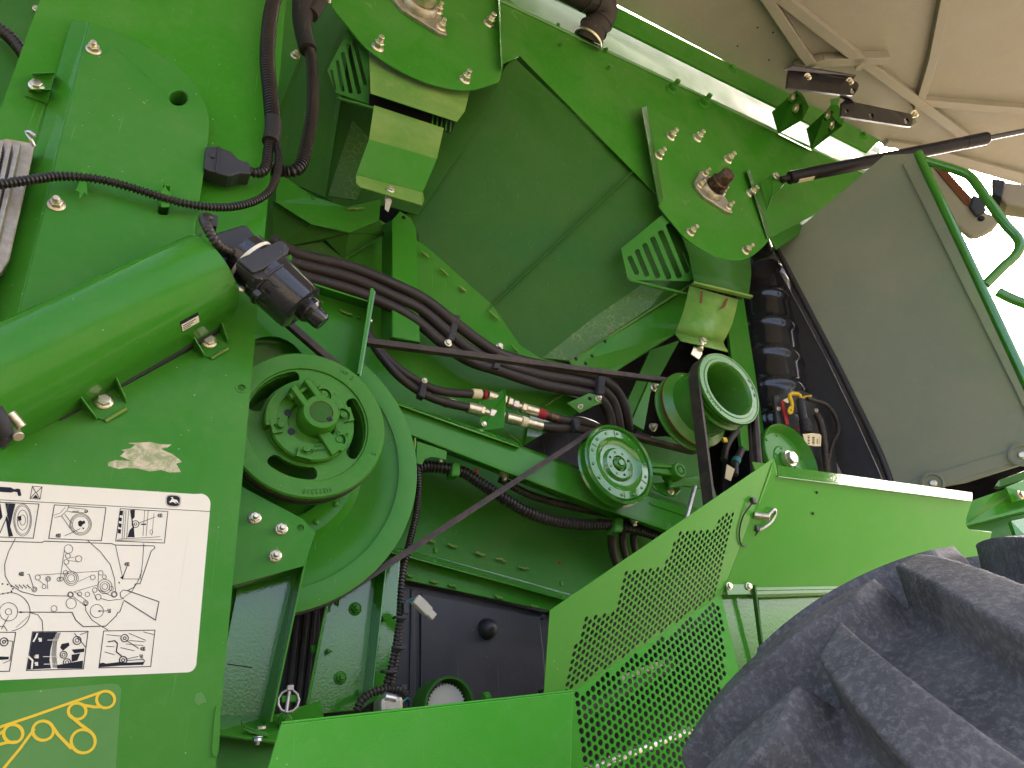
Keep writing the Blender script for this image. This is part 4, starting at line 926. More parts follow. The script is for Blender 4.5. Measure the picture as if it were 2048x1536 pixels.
lathe('ring_rim', rp, [(RR, .004), (RR - .004, 0), (RR - .030, 0), (RR - .044, .003), (RR - .047, .010), (RR - .047, .05), (RR - .004, .056), (RR, .052), (RR, .044), (RR - .014, .032), (RR - .014, .024), (RR, .012)], cR, M['green_cast'], 96)
webp = plate('ring_web', rp, circ3(cR + Yv * .008, RR - .040, 96), M['green_cast'], .014, Vector((0, -1, 0)), annulus_holes(cR + Yv * .008, .116, .148, 0, [(-32, 34), (108, 168), (-126, -84)]))
lathe('slot_light_block', rp, [(.152, .03), (.152, .15), (.02, .15), (.02, .145), (.148, .145), (.148, .03)], cR, M['green_cast'], 64)  # added shell, shuts light out so the web slots show dark
lathe('web_lip', rp, [(.108, .009), (.106, .004), (.100, .004), (.098, .009)], cR, M['green_cast'], 96)
cH = cR + Vector((.004, -.012, -.004)); RH = .104
lathe('hub_disc', rp, [(RH, .022), (RH, .002), (RH - .004, -.002), (.06, -.001), (.055, .012), (.02, .012), (.02, .022)], cH, M['green_cast'], 72)
# raised segment of the hub (upper left)
seg = [];
for i in range(25): a = rad(98 + 96 * i / 24); seg.append(cH + Vector((RH * 1.10 * math.cos(a), -.010, RH * 1.10 * math.sin(a))))
for i in range(25): a = rad(194 - 96 * i / 24); seg.append(cH + Vector((RH * .84 * math.cos(a), -.010, RH * .84 * math.sin(a))))
plate('hub_segment', rp, seg, M['green_cast'], .03, Vector((0, -1, 0)), None, .003)
# bolt bosses with slotted screws
for a in (72, 18, -35, -100, 196):
    d = Vector((math.cos(rad(a)), 0, math.sin(rad(a)))); tq = Vector((-d.z, 0, d.x)); b0 = cH + d * .079 - Yv * .011
    pts = [b0 + d * .024 + tq * .019, b0 + d * .024 - tq * .019] + [b0 + d * (-.002) + (tq * math.cos(t_) - d * math.sin(t_)) * .019 * -1 for t_ in [math.pi * i / 10 for i in range(11)]]
    bo = plate('hub_boss', rp, pts, M['green_cast'], .016, Vector((0, -1, 0)), None, .002)
    lathe('boss_screw', bo, [(.0085, .002), (.0085, -.003), (.0075, -.0038), (.001, -.0036), (.001, .002)], b0, M['green_cast'], 20)
    box('screw_slot', bo, b0 - Yv * .0036, X * .0012, Yv * .0006, Z * .0055, M['green_satin'], 0)
# wedge rib at lower right
d = Vector((math.cos(rad(-52)), 0, math.sin(rad(-52)))); tq = Vector((-d.z, 0, d.x))
plate('hub_rib', rp, [cH - Yv * .012 + d * .03 + tq * .012, cH - Yv * .012 + d * .098 + tq * .030, cH - Yv * .012 + d * .100 - tq * .016, cH - Yv * .012 + d * .03 - tq * .010], M['green_cast'], .016, Vector((0, -1, 0)), None, .003)
# split clamp hub and shaft
cS = cH + Vector((.012, -.020, .012))
lathe('clamp_hub', rp, [(.050, .034), (.046, -.016), (.043, -.020), (.029, -.020), (.029, .034)], cS, M['green_cast'], 48)
lathe('shaft', rp, [(.0285, .03), (.0285, -.018), (.027, -.020), (.001, -.020), (.001, .03)], cS, M['green_shaded'], 40)
lathe('shaft_edge', rp, [(.0290, -.0195), (.0282, -.0212), (.0272, -.0205), (.0272, -.0195)], cS, M['redrust'], 40)
box('key_slot', rp, cS + Vector((.021, -.0205, -.018)), Vector((.005, 0, .003)), Yv * .001, Vector((-.003, 0, .005)), M['black_steel'], 0)
for s_ in (-1, 1):
    d = Vector((math.cos(rad(128)), 0, math.sin(rad(128)))); tq = Vector((-d.z, 0, d.x)); b0 = cS + d * .062 + tq * s_ * .020 - Yv * .005
    ear = box('clamp_ear', rp, b0, d * .030, tq * .008, Yv * .016, M['green_cast'], .003)
    fasten(ear, b0 + d * .012 + tq * s_ * .009, .012, 'bolt', M['green_cast'], tq * s_)
cyl('clamp_screw', rp, cS + d * .074 - tq * .026 - Yv * .005, cS + d * .074 + tq * .026 - Yv * .005, .006, M['green_cast'], 14)
for k, (aa, r0) in enumerate(((165, .078), (214, .074), (115, .070))):
    d = Vector((math.cos(rad(aa)), 0, math.sin(rad(aa)))); lathe('hub_recess', rp, [(.009, .0), (.009, -.0012), (.001, -.0012), (.001, 0)], cH + d * r0 * .8 - Yv * .0015, M['black_steel'], 20)
# cast lettering
def rtext(s, a, r, size, flip=0, yy=-.0005):
    d = Vector((math.cos(rad(a)), 0, math.sin(rad(a)))); rot = rad(90 - a) + flip
    text3d('cast_lettering', rp, s, cR + d * r + Yv * yy, size, rot, M['green_cast'], .0016)
def arctext(s, a, r, size, yy=-.0005, sp=None):
    sp = sp or size * .62 / r * 57.3
    for i, ch in enumerate(s):
        if ch != ' ': rtext(ch, a - (i - (len(s) - 1) / 2) * sp, r, size, 0, yy)
arctext('WF 2', 58, .178, .016); arctext('H222338', -82, .180, .016); arctext('MADE', -152, .180, .017); arctext('S', -22, .180, .016); arctext('3E28', 150, .180, .015)
for i, s_ in enumerate(('6', 'FLNT', 'INTERNATIONAL')): text3d('cast_lettering', rp, s_, cH + Vector((.014 + .004 * i, -.003, -.052 - .011 * i)), .0095, rad(-8), M['green_cast'], .001)
text3d('cast_lettering', rp, '8CE', cH + Vector((.064, -.003, -.022)), .014, rad(55), M['green_cast'], .001); text3d('cast_lettering', rp, 'H15078', cH + Vector((.084, -.003, -.034)), .010, rad(-65), M['green_cast'], .001)

# idler (spoked dish) pulley
cI = Vector((1.4488, 1.66, .7571 + CAMZ)); RI = .1453
idl = thing('idler_pulley', 'flat green idler pulley with a ring of rivets on the channel beam', 'pulley')
lathe('rim', idl, [(RI, .004), (RI - .004, -.001), (RI - .010, .004), (RI - .012, .014), (RI - .028, .016), (RI - .028, .022), (RI - .012, .024), (RI - .004, .050), (RI, .046), (RI - .016, .034), (RI - .016, .018)], cI, M['green_gloss'], 96)
lathe('dish', idl, [(RI - .012, .016), (RI - .020, .006), (RI - .046, .004), (RI - .050, .008), (RI - .064, .016), (.062, .016), (.056, .008), (.053, .004), (.030, .004), (.026, .012), (.004, .012), (.004, .03), (RI - .012, .026)], cI, M['green_gloss'], 96)
for k in range(14):
    a = 2 * math.pi * k / 14 + .1; fasten(idl, cI + Vector(((RI - .031) * math.cos(a), .004, (RI - .031) * math.sin(a))), .0052, 'rivet', M['green_gloss'], name='rivet')
for k in range(8):
    a = 2 * math.pi * k / 8 + .3; fasten(idl, cI + Vector((.042 * math.cos(a), .004, .042 * math.sin(a))), .0046, 'rivet', M['green_gloss'] if k % 3 else M['black_steel'], name='rivet')
lathe('hub', idl, [(.024, .014), (.024, .002), (.021, -.002), (.016, .003), (.002, .003), (.002, .014)], cI, M['green_gloss'], 40)
fasten(idl, cI + Yv * .004, .0165, 'bolt', M['green_gloss'])
for k in range(6):
    a = 2 * math.pi * k / 6 + .5; dd = Vector((math.cos(a), 0, math.sin(a))); tq = Vector((-dd.z, 0, dd.x))
    box('dish_rib', idl, cI + dd * (RI - .034) + Yv * .0045, dd * .011, tq * .0016, Yv * .002, M['green_gloss'], .0008)
# tension arm
arm = thing('tension_arm', 'green cast tension arm with pivot boss and cotter pin right of the idler', 'arm')
YA2 = 1.70
bar('arm_bar', arm, P(1296, 935, YA2), P(1352, 944, YA2), Z * pxm(P(1320, 940, YA2), 12), Yv * .012, M['green_cast'], .004)
bar('arm_rib', arm, P(1296, 932, YA2 - .014), P(1344, 934, YA2 - .014), Z * .006, Yv * .008, M['green_cast'], .003)
cb = P(1357, 942, YA2 - .02); s_ = pxm(cb, 17)
lathe('pivot_boss', arm, [(s_, .06), (s_, -.006), (s_ * .9, -.012), (s_ * .55, -.012), (s_ * .5, -.004), (s_ * .1, -.004), (s_ * .1, .06)], cb, M['green_cast'], 40); fasten(arm, cb - Yv * .003, s_ * .5, 'hex', M['green_cast'])
plate('arm_lever', arm, [P(1340, 958, YA2 + .01), P(1398, 950, YA2 + .01), P(1412, 962, YA2 + .01), P(1408, 976, YA2 + .01), P(1396, 976, YA2 + .01), P(1372, 972, YA2 + .01), P(1340, 976, YA2 + .01)], M['green_cast'], .012, Vector((0, -1, 0)), None, .003)
cyl('tension_rod', arm, P(1390, 972, YA2 - .004), P(1369, 1050, YA2 - .004), .008, M['steel'], 16)
fasten(arm, P(1410, 962, YA2 + .006), .012, 'nut', M['zinc']); tube('cotter_pin', arm, [P(1404, 954, YA2 - .01), P(1412, 960, YA2 - .02), P(1416, 968, YA2 - .015), P(1414, 976, YA2 - .015)], .0025, M['steel'], n=6)

# drum pulley
cD = Vector((1.852, 1.45, 1.012 + CAMZ)); RD = .1459; HD = .105
dr = thing('drum_pulley', 'deep hollow green drum pulley with belts running round both ends', 'pulley')
LD = .235
lathe('drum', dr, [(HD + .002, .004), (HD + .006, 0), (HD + .016, 0), (HD + .019, .003), (RD - .008, .003), (RD - .005, 0), (RD - .002, 0), (RD, .004), (RD, .012), (RD - .020, .020), (RD - .020, .024), (RD - .006, .032), (RD - .020, .040), (RD - .020, .044), (RD, .052), (RD, .060), (RD - .016, .066), (RD - .018, LD - .07), (RD + .006, LD - .05), (RD + .012, LD - .046), (RD + .012, LD - .038), (RD - .012, LD - .026), (RD - .012, LD - .018), (RD + .012, LD - .006), (RD + .012, LD), (HD, LD), (HD - .004, LD - .02), (HD - .002, .02)], cD, M['green_drum'], 96)
lathe('rust_groove', dr, [(RD + .0115, LD - .047), (RD + .0128, LD - .046), (RD + .0128, LD - .038), (RD - .006, LD - .028), (RD - .008, LD - .028)], cD, M['redrust'], 64)
lathe('drum_floor', dr, [(HD, .16), (.03, .155), (.03, .165), (HD, .17)], cD, M['green_shaded'], 64)
for x in (.02, .036): lathe('rust_groove', dr, [(RD - .0195, x), (RD - .0185, x), (RD - .0185, x + .006), (RD - .0195, x + .006)], cD, M['redrust'], 64)
lathe('rust_groove', dr, [(RD - .0118, LD - .027), (RD - .010, LD - .027), (RD - .010, LD - .017), (RD - .0118, LD - .017)], cD, M['redrust'], 64)
for k in range(3):
    a = rad(22 - 13 * k); lathe('balance_hole', dr, [(.0075, .0), (.0075, -.0005), (.0005, -.0005), (.0005, 0)], cD + Vector(((HD + .022) * math.cos(a), .0025, (HD + .022) * math.sin(a))), M['black_steel'], 18)
for i, ch in enumerate('H160295'): text3d('cast_lettering', dr, ch, cD + Vector(((HD + .022) * math.cos(rad(196 + i * 6)), .002, (HD + .022) * math.sin(rad(196 + i * 6)))), .013, rad(90 - 196 - i * 6) + math.pi, M['green_cast'], .001)

# small dished pulley above the guard
cP = Vector((2.086, 1.45, .7617 + CAMZ)); RP = .1366
dp = thing('dished_pulley', 'small deep-dished green pulley half hidden behind the belt guard top', 'pulley')
lathe('dish', dp, [(RP, .002), (RP - .003, 0), (RP - .006, .003), (RP - .018, .028), (RP - .024, .034), (.060, .034), (.055, .030), (.036, .030), (.034, .022), (.012, .022), (.012, .05), (RP - .02, .05), (RP - .006, .044), (RP, .02)], cP, M['green'], 96)
for k in range(9):
    a = 2 * math.pi * k / 9 + .2; fasten(dp, cP + Vector(((RP - .034) * math.cos(a), .034, (RP - .034) * math.sin(a))), .006, 'rivet', M['green'], name='rivet')
for k in range(6):
    a = 2 * math.pi * k / 6 + .6; fasten(dp, cP + Vector((.048 * math.cos(a), .030, .048 * math.sin(a))), .005, 'rivet', M['green'] if k % 3 else M['black_steel'], name='rivet')
lathe('washer', dp, [(.030, .03), (.030, .006), (.01, .006), (.01, .03)], cP, M['zinc'], 32); fasten(dp, cP + Yv * .006, .026, 'hex', M['steel'])

# ================================================================== belts
def tangent(c1, r1, s1, c2, r2, s2):
    d = (c2[0] - c1[0], c2[1] - c1[1]); D = math.hypot(*d); phi = math.atan2(d[1], d[0]); a = phi - math.asin((s2 * r2 - s1 * r1) / D)
    l = (-math.sin(a), math.cos(a)); return (c1[0] - s1 * r1 * l[0], c1[1] - s1 * r1 * l[1]), (c2[0] - s2 * r2 * l[0], c2[1] - s2 * r2 * l[1])
def loop(wheels):
    """closed belt path round wheels (x, z, r, s); s = +1 anticlockwise"""
    n = len(wheels); T = [tangent(wheels[i][:2], wheels[i][2], wheels[i][3], wheels[(i + 1) % n][:2], wheels[(i + 1) % n][2], wheels[(i + 1) % n][3]) for i in range(n)]
    path = []
    for i in range(n):
        p, q = T[i]; path += [(p[0] + (q[0] - p[0]) * k / 24, p[1] + (q[1] - p[1]) * k / 24) for k in range(24)]
        x, z, r, s = wheels[(i + 1) % n]; e = T[(i + 1) % n][0]
        a0 = math.atan2(q[1] - z, q[0] - x); a1 = math.atan2(e[1] - z, e[0] - x)
        while s > 0 and a1 < a0: a1 += 2 * math.pi
        while s < 0 and a1 > a0: a1 -= 2 * math.pi
        m = max(2, int(abs(a1 - a0) / .07)); path += [(x + r * math.cos(a0 + (a1 - a0) * k / m), z + r * math.sin(a0 + (a1 - a0) * k / m)) for k in range(m)]
    return path
def belt(name, label, wheels, y, wd, th, twin=False):
    path = loop(wheels); n = len(path); vs, fs = [], []
    sec = [(-wd / 2, th / 2), (wd / 2, th / 2), (wd / 2, th * .25), (wd * .36, -th / 2), (-wd * .36, -th / 2), (-wd / 2, th * .25)]
    if twin: sec = [(-wd, th / 2), (wd, th / 2), (wd, th * .1), (wd * .75, -th / 2), (wd * .3, -th / 2), (wd * .06, th * .2), (-wd * .06, th * .2), (-wd * .3, -th / 2), (-wd * .75, -th / 2), (-wd, th * .1)]
    k = len(sec)
    for i in range(n):
        a, b = path[i - 1], path[(i + 1) % n]; d = (b[0] - a[0], b[1] - a[1]); L = math.hypot(*d); o = (d[1] / L, -d[0] / L)
        for (u, v) in sec: vs.append((path[i][0] + o[0] * v, y + u, path[i][1] + o[1] * v))
    for i in range(n):
        j = (i + 1) % n
        for q in range(k): fs.append((i * k + q, i * k + (q + 1) % k, j * k + (q + 1) % k, j * k + q))
    me = mesh(name, vs, fs); recalc(me)
    o = link(name, me, M['belt'], None, 30); tag(o, label, 'belt', 'rubber belts of the side drive'); return o
b1 = belt('drive_belt', 'long brown rubber belt from the largest pulley over the riveted idler to the drum', [(cB.x, cB.z, RB - .004, 1), (cI.x, cI.z, RI - .002, -1), (cD.x, cD.z, RD + .004, 1)], cB.y + .024, .030, .017)
b2 = belt('drive_belt', 'brown belt rising behind the black motor from the cast ring pulley', [(cR.x, cR.z, RR - .006, 1), (cR.x - .62, cR.z + .62, .09, 1)], cR.y + .028, .026, .016)
b3 = belt('drive_belt', 'black double belt hanging from the drum end down behind the perforated guard', [(cD.x, cD.z, RD - .006, 1), (1.66, .16 + CAMZ, .085, 1)], cD.y + .032, .024, .016, True)
lowp = thing('lower_pulley', 'green pulley glimpsed through the perforated guard at the foot of the double belt', 'pulley')
lathe('rim', lowp, [(.093, .0), (.093, .004), (.078, .014), (.078, .05), (.093, .06), (.093, .064), (.02, .064), (.02, 0)], Vector((1.66, cD.y, .16 + CAMZ)), M['green_cast'], 64)

# ================================================================== hydraulic hoses
def hose(label, pxY, rp_, group='hydraulic hoses across the inner wall', mat='hose'):
    t = thing('hydraulic_hose', label, 'hose', group)
    ptube('hose', t, pxY, rp_, M[mat], n=16)
    return t
h1 = hose('uppermost thick hose of the three running side by side across the wall', [(540, 480, 1.88), (600, 510, 1.88), (700, 534, 1.87), (790, 570, 1.86), (850, 600, 1.86), (905, 642, 1.86), (960, 684, 1.86), (1005, 710, 1.86), (1080, 730, 1.87), (1150, 742, 1.88), (1205, 760, 1.88), (1240, 792, 1.9), (1256, 850, 1.95), (1250, 930, 2.1)], 11.5)
h2 = hose('middle one of the three thick hoses side by side across the wall', [(540, 508, 1.89), (600, 530, 1.89), (700, 556, 1.88), (790, 594, 1.87), (845, 622, 1.87), (900, 668, 1.87), (950, 706, 1.87), (1000, 728, 1.87), (1080, 750, 1.88), (1150, 762, 1.89), (1198, 776, 1.89), (1228, 808, 1.91), (1240, 870, 1.96), (1235, 930, 2.1)], 11.5)
h3 = hose('lowest one of the three thick hoses side by side across the wall', [(540, 532, 1.90), (600, 552, 1.90), (700, 580, 1.89), (780, 612, 1.88), (835, 644, 1.88), (890, 690, 1.88), (940, 722, 1.88), (995, 740, 1.88), (1080, 768, 1.89), (1150, 782, 1.90), (1195, 794, 1.90), (1218, 826, 1.92), (1224, 880, 1.97), (1220, 930, 2.1)], 11.5)
def clampbar(parent, a, b, rp_, mat='rubber_seal'):
    tube('hose_clamp', parent, [P(*q) for q in (a, ((a[0] + b[0]) / 2 + 3, (a[1] + b[1]) / 2, min(a[2], b[2]) - .028), b)], pxm(P(*a), rp_), M[mat], n=8)
for o_, a, b, bolt_ in ((h1, (916, 628, 1.845), (901, 682, 1.86), (896, 686)), (h1, (1004, 696, 1.845), (992, 738, 1.86), (999, 693)), (h1, (1206, 742, 1.86), (1202, 790, 1.88), None)):
    dplate('hose_clamp', o_, [(a[0] - 7, a[1], 1.84), (a[0] + 7, a[1] + 2, 1.84), (b[0] + 8, b[1], 1.85), (b[0] - 6, b[1] - 2, 1.85)], M['rubber_seal'], .03, .006)
    if bolt_: pfast(o_, bolt_[0], bolt_[1], 1.85, 8, 'bolt')
h4 = hose('upper thin hose with a cream tag and red band at its coupling', [(722, 630, 1.88), (729, 652, 1.88), (759, 699, 1.88), (797, 737, 1.88), (841, 766, 1.88), (876, 781, 1.88), (911, 786, 1.88), (972, 790, 1.88)], 9)
h5 = hose('lower thin hose with a pale printed tag at its coupling', [(722, 640, 1.86), (744, 684, 1.86), (773, 725, 1.86), (803, 757, 1.86), (841, 784, 1.86), (870, 798, 1.86), (905, 808, 1.86), (935, 815, 1.86)], 9)
def seg_(parent, name, a, b, rp_, mat, n=20):
    A, B = P(*a), P(*b); return cyl(name, parent, A, B, pxm(A, rp_), M[mat], n)
Yh = 1.88
for pr, lst in ((h4, (('tag', (944, 787), (962, 788.5), 10, 'cream_label', 20), ('band', (962, 788.5), (966, 789), 9.6, 'black_steel', 20), ('band', (966, 789), (972, 790), 9.8, 'red', 20), ('ferrule', (975, 791), (1000, 798), 11, 'zinc', 24), ('union_nut', (1000, 798), (1010, 801), 13, 'zinc', 6), ('union_nut', (1014, 803), (1022, 806), 12, 'zinc', 6), ('stem', (1020, 806), (1030, 809), 8, 'steel', 16), ('union_nut', (1024, 808), (1034, 811), 12, 'steel', 6), ('stem', (1034, 811), (1046, 815), 7, 'zinc', 16), ('union_nut', (1042, 814), (1050, 817), 12, 'zinc', 6), ('ferrule', (1050, 817), (1074, 824), 11, 'zinc', 24), ('band', (1074, 824), (1090, 830), 10.5, 'red', 20), ('sleeve', (1090, 830), (1116, 838), 9.5, 'rusty_shaft', 20))),
                (h5, (('band', (886, 803), (896, 806), 10, 'rusty_shaft', 20), ('tag', (898, 806), (911, 810), 10, 'cream_label', 20), ('ferrule', (935, 815), (960, 821), 12, 'zinc', 24), ('union_nut', (960, 821), (966, 823), 13, 'zinc', 6), ('stem', (966, 823), (978, 826), 8, 'zinc', 16), ('union_nut', (977, 826), (988, 829), 13, 'steel', 6), ('union_nut', (996, 831), (1005, 834), 14, 'zinc', 6), ('ferrule', (1012, 835), (1040, 842), 11, 'zinc', 24), ('tag', (1042, 842), (1053, 845), 11, 'cream_label', 20), ('band', (1053, 845), (1083, 853), 10.5, 'zinc', 20)))):
    for nm, a, b, r_, mt, n_ in lst: seg_(pr, nm, (*a, Yh - .005), (*b, Yh - .005), r_, mt, n_)
ptube('hose', h4, [(1114, 837, Yh - .005), (1135, 842, Yh), (1160, 842, Yh + .02), (1186, 850, 1.93), (1215, 866, 1.99)], 9, M['hose'], n=14)
ptube('hose', h5, [(1082, 852, Yh - .005), (1110, 856, Yh), (1150, 857, Yh + .02), (1180, 862, 1.93), (1205, 872, 1.99)], 9, M['hose'], n=14)
dplate('hose_clamp', h5, [(844, 760, 1.83), (856, 764, 1.83), (850, 796, 1.83), (837, 790, 1.83)], M['rubber_seal'], .03, .005); pfast(h5, 849, 761, 1.83, 6, 'bolt')
dplate('hose_clamp', h4, [(1146, 836, 1.85), (1158, 836, 1.85), (1162, 856, 1.85), (1152, 860, 1.85)], M['rubber_seal'], .03, .005)
tube('rear_conduit', h3, [P(1270, 870, 1.95), P(1330, 890, 1.9), P(1400, 900, 1.9)], .02, M['hose'])

# ================================================================== wiring
LO = M['loom']
w1 = thing('wiring_harness', 'ribbed black wiring conduit hanging along the panel edge, branching to a plug and clips', 'wiring harness', 'ribbed wiring conduits on the machine side')
ptube('conduit', w1, [(560, -40, 1.36), (543, 20, 1.36), (536, 80, 1.36), (535, 130, 1.36), (540, 180, 1.36), (545, 235, 1.36), (546, 262, 1.36)], 15, LO, corr=(.0100, .0042), n=18)
ptube('branch_sleeve', w1, [(546, 240, 1.36), (546, 262, 1.36), (541, 285, 1.36)], 16.5, M['tape'], n=16)
ptube('conduit', w1, [(541, 280, 1.36), (536, 305, 1.36), (534, 325, 1.36), (526, 342, 1.36), (512, 346, 1.36), (498, 343, 1.36)], 10.5, LO, corr=(.0088, .0036), n=16)
pts = [(552, 278, 1.355), (557, 310, 1.355), (555, 345, 1.355), (542, 378, 1.35), (515, 400, 1.345), (470, 413, 1.335), (420, 414, 1.325), (370, 407, 1.318), (325, 395, 1.315), (265, 376, 1.315), (210, 361, 1.315), (160, 354, 1.315), (110, 353, 1.31), (60, 360, 1.30), (10, 367, 1.29), (-40, 372, 1.28)]
ptube('conduit', w1, pts, 9, LO, corr=(.0082, .0034), n=16)
plug = pplate('plug', w1, smooth2([(412, 292, 0), (436, 292, 0), (462, 302, 0), (478, 318), (500, 326, 0), (502, 348, 0), (480, 346), (456, 352, 0), (420, 342, 0), (408, 336, 0)], 3), YP(1.335), M['black_plastic'], .045, bev=.004)
pplate('plug_latch', plug, [(423, 306), (431, 307), (429, 315), (422, 314)], YP(1.331), M['black_plastic'], .004, bev=.001); bar('plug_rib', plug, P(438, 294, 1.333), P(432, 346, 1.333), X * .002, Yv * .003, M['black_plastic'], .001)
w2 = thing('wiring_harness', 'thicker ribbed black conduit looping behind the panel edge, wrapped in tape at the top', 'wiring harness', 'ribbed wiring conduits on the machine side')
ptube('taped_trunk', w2, [(616, -40, 1.50), (606, 20, 1.50), (606, 60, 1.50), (616, 100, 1.50)], 17, M['tape'], n=16, rfun=lambda t: 1.75 - .75 * min(1, t * 1.3))
ptube('taped_branch', w2, [(646, -30, 1.50), (640, 0, 1.49), (622, 30, 1.49)], 14, M['tape'], n=14)
ptube('conduit', w2, [(612, 85, 1.50), (622, 115, 1.50), (626, 170, 1.50), (624, 230, 1.50), (613, 290, 1.50), (604, 325, 1.50), (590, 341, 1.505), (566, 342, 1.52), (540, 336, 1.53)], 12.5, LO, corr=(.0100, .0042), n=18)
fasten(w2, P(658, 3, 1.5), .008, 'nut')
w3 = thing('wiring_harness', 'ribbed black conduit slung under the channel beam in green clips', 'wiring harness', 'ribbed wiring conduits on the machine side')
ptube('conduit', w3, [(812, 950, 1.84), (838, 936, 1.84), (862, 933, 1.84), (900, 938, 1.83), (930, 946, 1.83), (960, 966, 1.83), (1000, 992, 1.83), (1050, 1022, 1.83), (1100, 1040, 1.83), (1160, 1049, 1.83), (1220, 1050, 1.83), (1270, 1058, 1.83), (1320, 1074, 1.83), (1370, 1096, 1.83)], 12, LO, corr=(.0125, .0048), n=18)
ptube('conduit', w3, [(1000, 958, 1.86), (1060, 990, 1.87), (1130, 1010, 1.87), (1220, 1030, 1.86)], 8, LO, corr=(.011, .0026), n=14)
for x, y in ((915, 938), (1240, 1050)):
    pplate('conduit_clip', w3, [(x - 8, y - 16), (x + 8, y - 14), (x + 6, y + 14), (x - 12, y + 14)], YP(1.80), M['green'], .05, bev=.006)
for k in range(3): ptube('cable', w3, [(1225 + k * 22, 1060, 1.88), (1224 + k * 22, 1090, 1.9), (1236 + k * 24, 1130, 1.95), (1270 + k * 24, 1170, 2.0)], 9 - k, M['hose'], n=12)
cyl('red_mark', w3, P(950, 942, 1.80), P(956, 942, 1.80), .006, M['red'], 10)
w4 = thing('wiring_harness', 'bundle of thin ribbed conduits tied together down the bright post', 'wiring harness', 'ribbed wiring conduits on the machine side')
ptube('conduit', w4, [(836, 940, 1.78), (838, 980, 1.78), (832, 1030, 1.76), (820, 1080, 1.74), (808, 1130, 1.72), (802, 1180, 1.71), (799, 1240, 1.71), (790, 1300, 1.71), (778, 1350, 1.71), (768, 1385, 1.71)], 7.5, LO, corr=(.0092, .0036), n=14)
ptube('conduit', w4, [(806, 1180, 1.705), (802, 1250, 1.705), (796, 1310, 1.705), (786, 1360, 1.705), (780, 1382, 1.705)], 5.5, LO, corr=(.008, .002), n=12)
ptube('conduit', w4, [(714, 1420, 1.69), (724, 1400, 1.69), (748, 1384, 1.69), (780, 1378, 1.69), (806, 1384, 1.69), (818, 1400, 1.69)], 8.5, LO, corr=(.0092, .0036), n=14)
for x, y in ((796, 1236), (794, 1296), (772, 1344), (795, 1378)):
    tube('cable_tie', w4, [P(x - 9, y, 1.70), P(x - 4, y - 2, 1.685), P(x + 8, y, 1.685), P(x + 12, y + 2, 1.70)], .004, M['black_plastic'], n=6); box('tie_head', w4, P(x + 12, y - 3, 1.69), X * .007, Yv * .005, Z * .006, M['black_plastic'], .001)
# loose grey plug
lp = thing('wire_plug', 'loose pale grey plug on a short teal lead hanging in front of the black tank', 'plug')
a_, b_ = P(832, 1200, 1.68), P(864, 1232, 1.68); da = (b_ - a_).normalized(); sa = Yv.cross(da)
box('plug_shell', lp, a_.lerp(b_, .36), da * .026, sa * .0135, Yv * .011, M['grey_plug'], .003); box('plug_nose', lp, a_.lerp(b_, .80), da * .018, sa * .010, Yv * .009, M['grey_plug'], .002)
for k in range(3): box('plug_rib', lp, a_.lerp(b_, .2 + k * .12) - Yv * .011, da * .002, sa * .013, Yv * .0015, M['grey_plug'], 0)
for k in range(3): tube('lead', lp, [P(806, 1212 + k * 4, 1.70), P(816, 1202 + k * 3, 1.69), P(824, 1197 + k * 2, 1.685), P(833, 1200 + k * 2, 1.68)], .0022, M['teal'] if k != 1 else M['black_plastic'], n=6)
box('lead_boot', lp, P(811, 1217, 1.69), X * .008, Yv * .008, Z * .015, M['black_plastic'], .002)

# ================================================================== black tank behind the guard
tank = thing('plastic_tank', 'textured black plastic tank with a round knob behind the lower rail', 'tank')
Yt = 1.93
pplate('tank_face', tank, smooth2([(800, 1164, 0), (1088, 1224), (1097, 1234), (1092, 1420, 0), (760, 1460, 0), (780, 1300, 0)], 3), YP(Yt), M['black_plastic'], .1, bev=.012)
pplate('tank_rib', tank, [(822, 1176), (830, 1180), (833, 1420), (826, 1440), (818, 1440)], YP(Yt - .006), M['black_plastic'], .008, bev=.004)
pplate('tank_pad', tank, smooth2([(842, 1186, 0), (1070, 1232), (1080, 1242), (1074, 1440, 0), (842, 1440, 0)], 3), YP(Yt - .010), M['black_plastic'], .012, bev=.006)
ck = P(974, 1258, Yt - .010); rk = pxm(ck, 20)
lathe('knob', tank, [(rk * 1.12, .004), (rk, -.003), (rk * .97, -.012), (rk * .85, -.024), (rk * .6, -.034), (rk * .3, -.040), (.001, -.041), (.001, .004)], ck, M['black_plastic'], 40)
dplate('tank_side', tank, [(546, 1180, 1.95), (640, 1160, 1.95), (640, 1430, 1.95), (530, 1430, 1.95)], M['black_plastic'], .01)
for x in (588, 606, 622): bar('side_rib', tank, P(x + 10, 1190, 1.93), P(x - 14, 1420, 1.93), X * .006, Yv * .01, M['black_plastic'], .003)

# gear and ratchet peeping over the lower guard
gp = thing('gear_wheel', 'pale toothed gear peeping over the top edge of the lower guard', 'gear')
cg = P(893, 1412, 1.62); rg = pxm(cg, 42)
vs = []
for i in range(72):
    a = 2 * math.pi * i / 72; q = rg * (1 if i % 2 else .9); vs.append(cg + Vector((q * math.cos(a), 0, q * math.sin(a))))
plate('gear_disc', gp, vs, M['grey_plug'], .015, Vector((0, -1, 0)), None, 0)
lathe('gear_case', gp, [(rg * 1.16, -.02), (rg * 1.28, -.02), (rg * 1.28, .06), (rg * 1.16, .06)], cg, M['green_shaded'], 64)
cyl('gear_bolt', gp, P(968, 1398, 1.6), P(978, 1394, 1.6), .014, M['green'], 14)
gl = thing('valve_block', 'small grey valve body with hose at the lower guard edge', 'valve')
box('valve_body', gl, P(776, 1412, 1.62), X * .028, Yv * .03, Z * .018, M['cast_grey'], .010); cyl('valve_stem', gl, P(768, 1395, 1.6), P(790, 1400, 1.6), .012, M['steel'], 14)
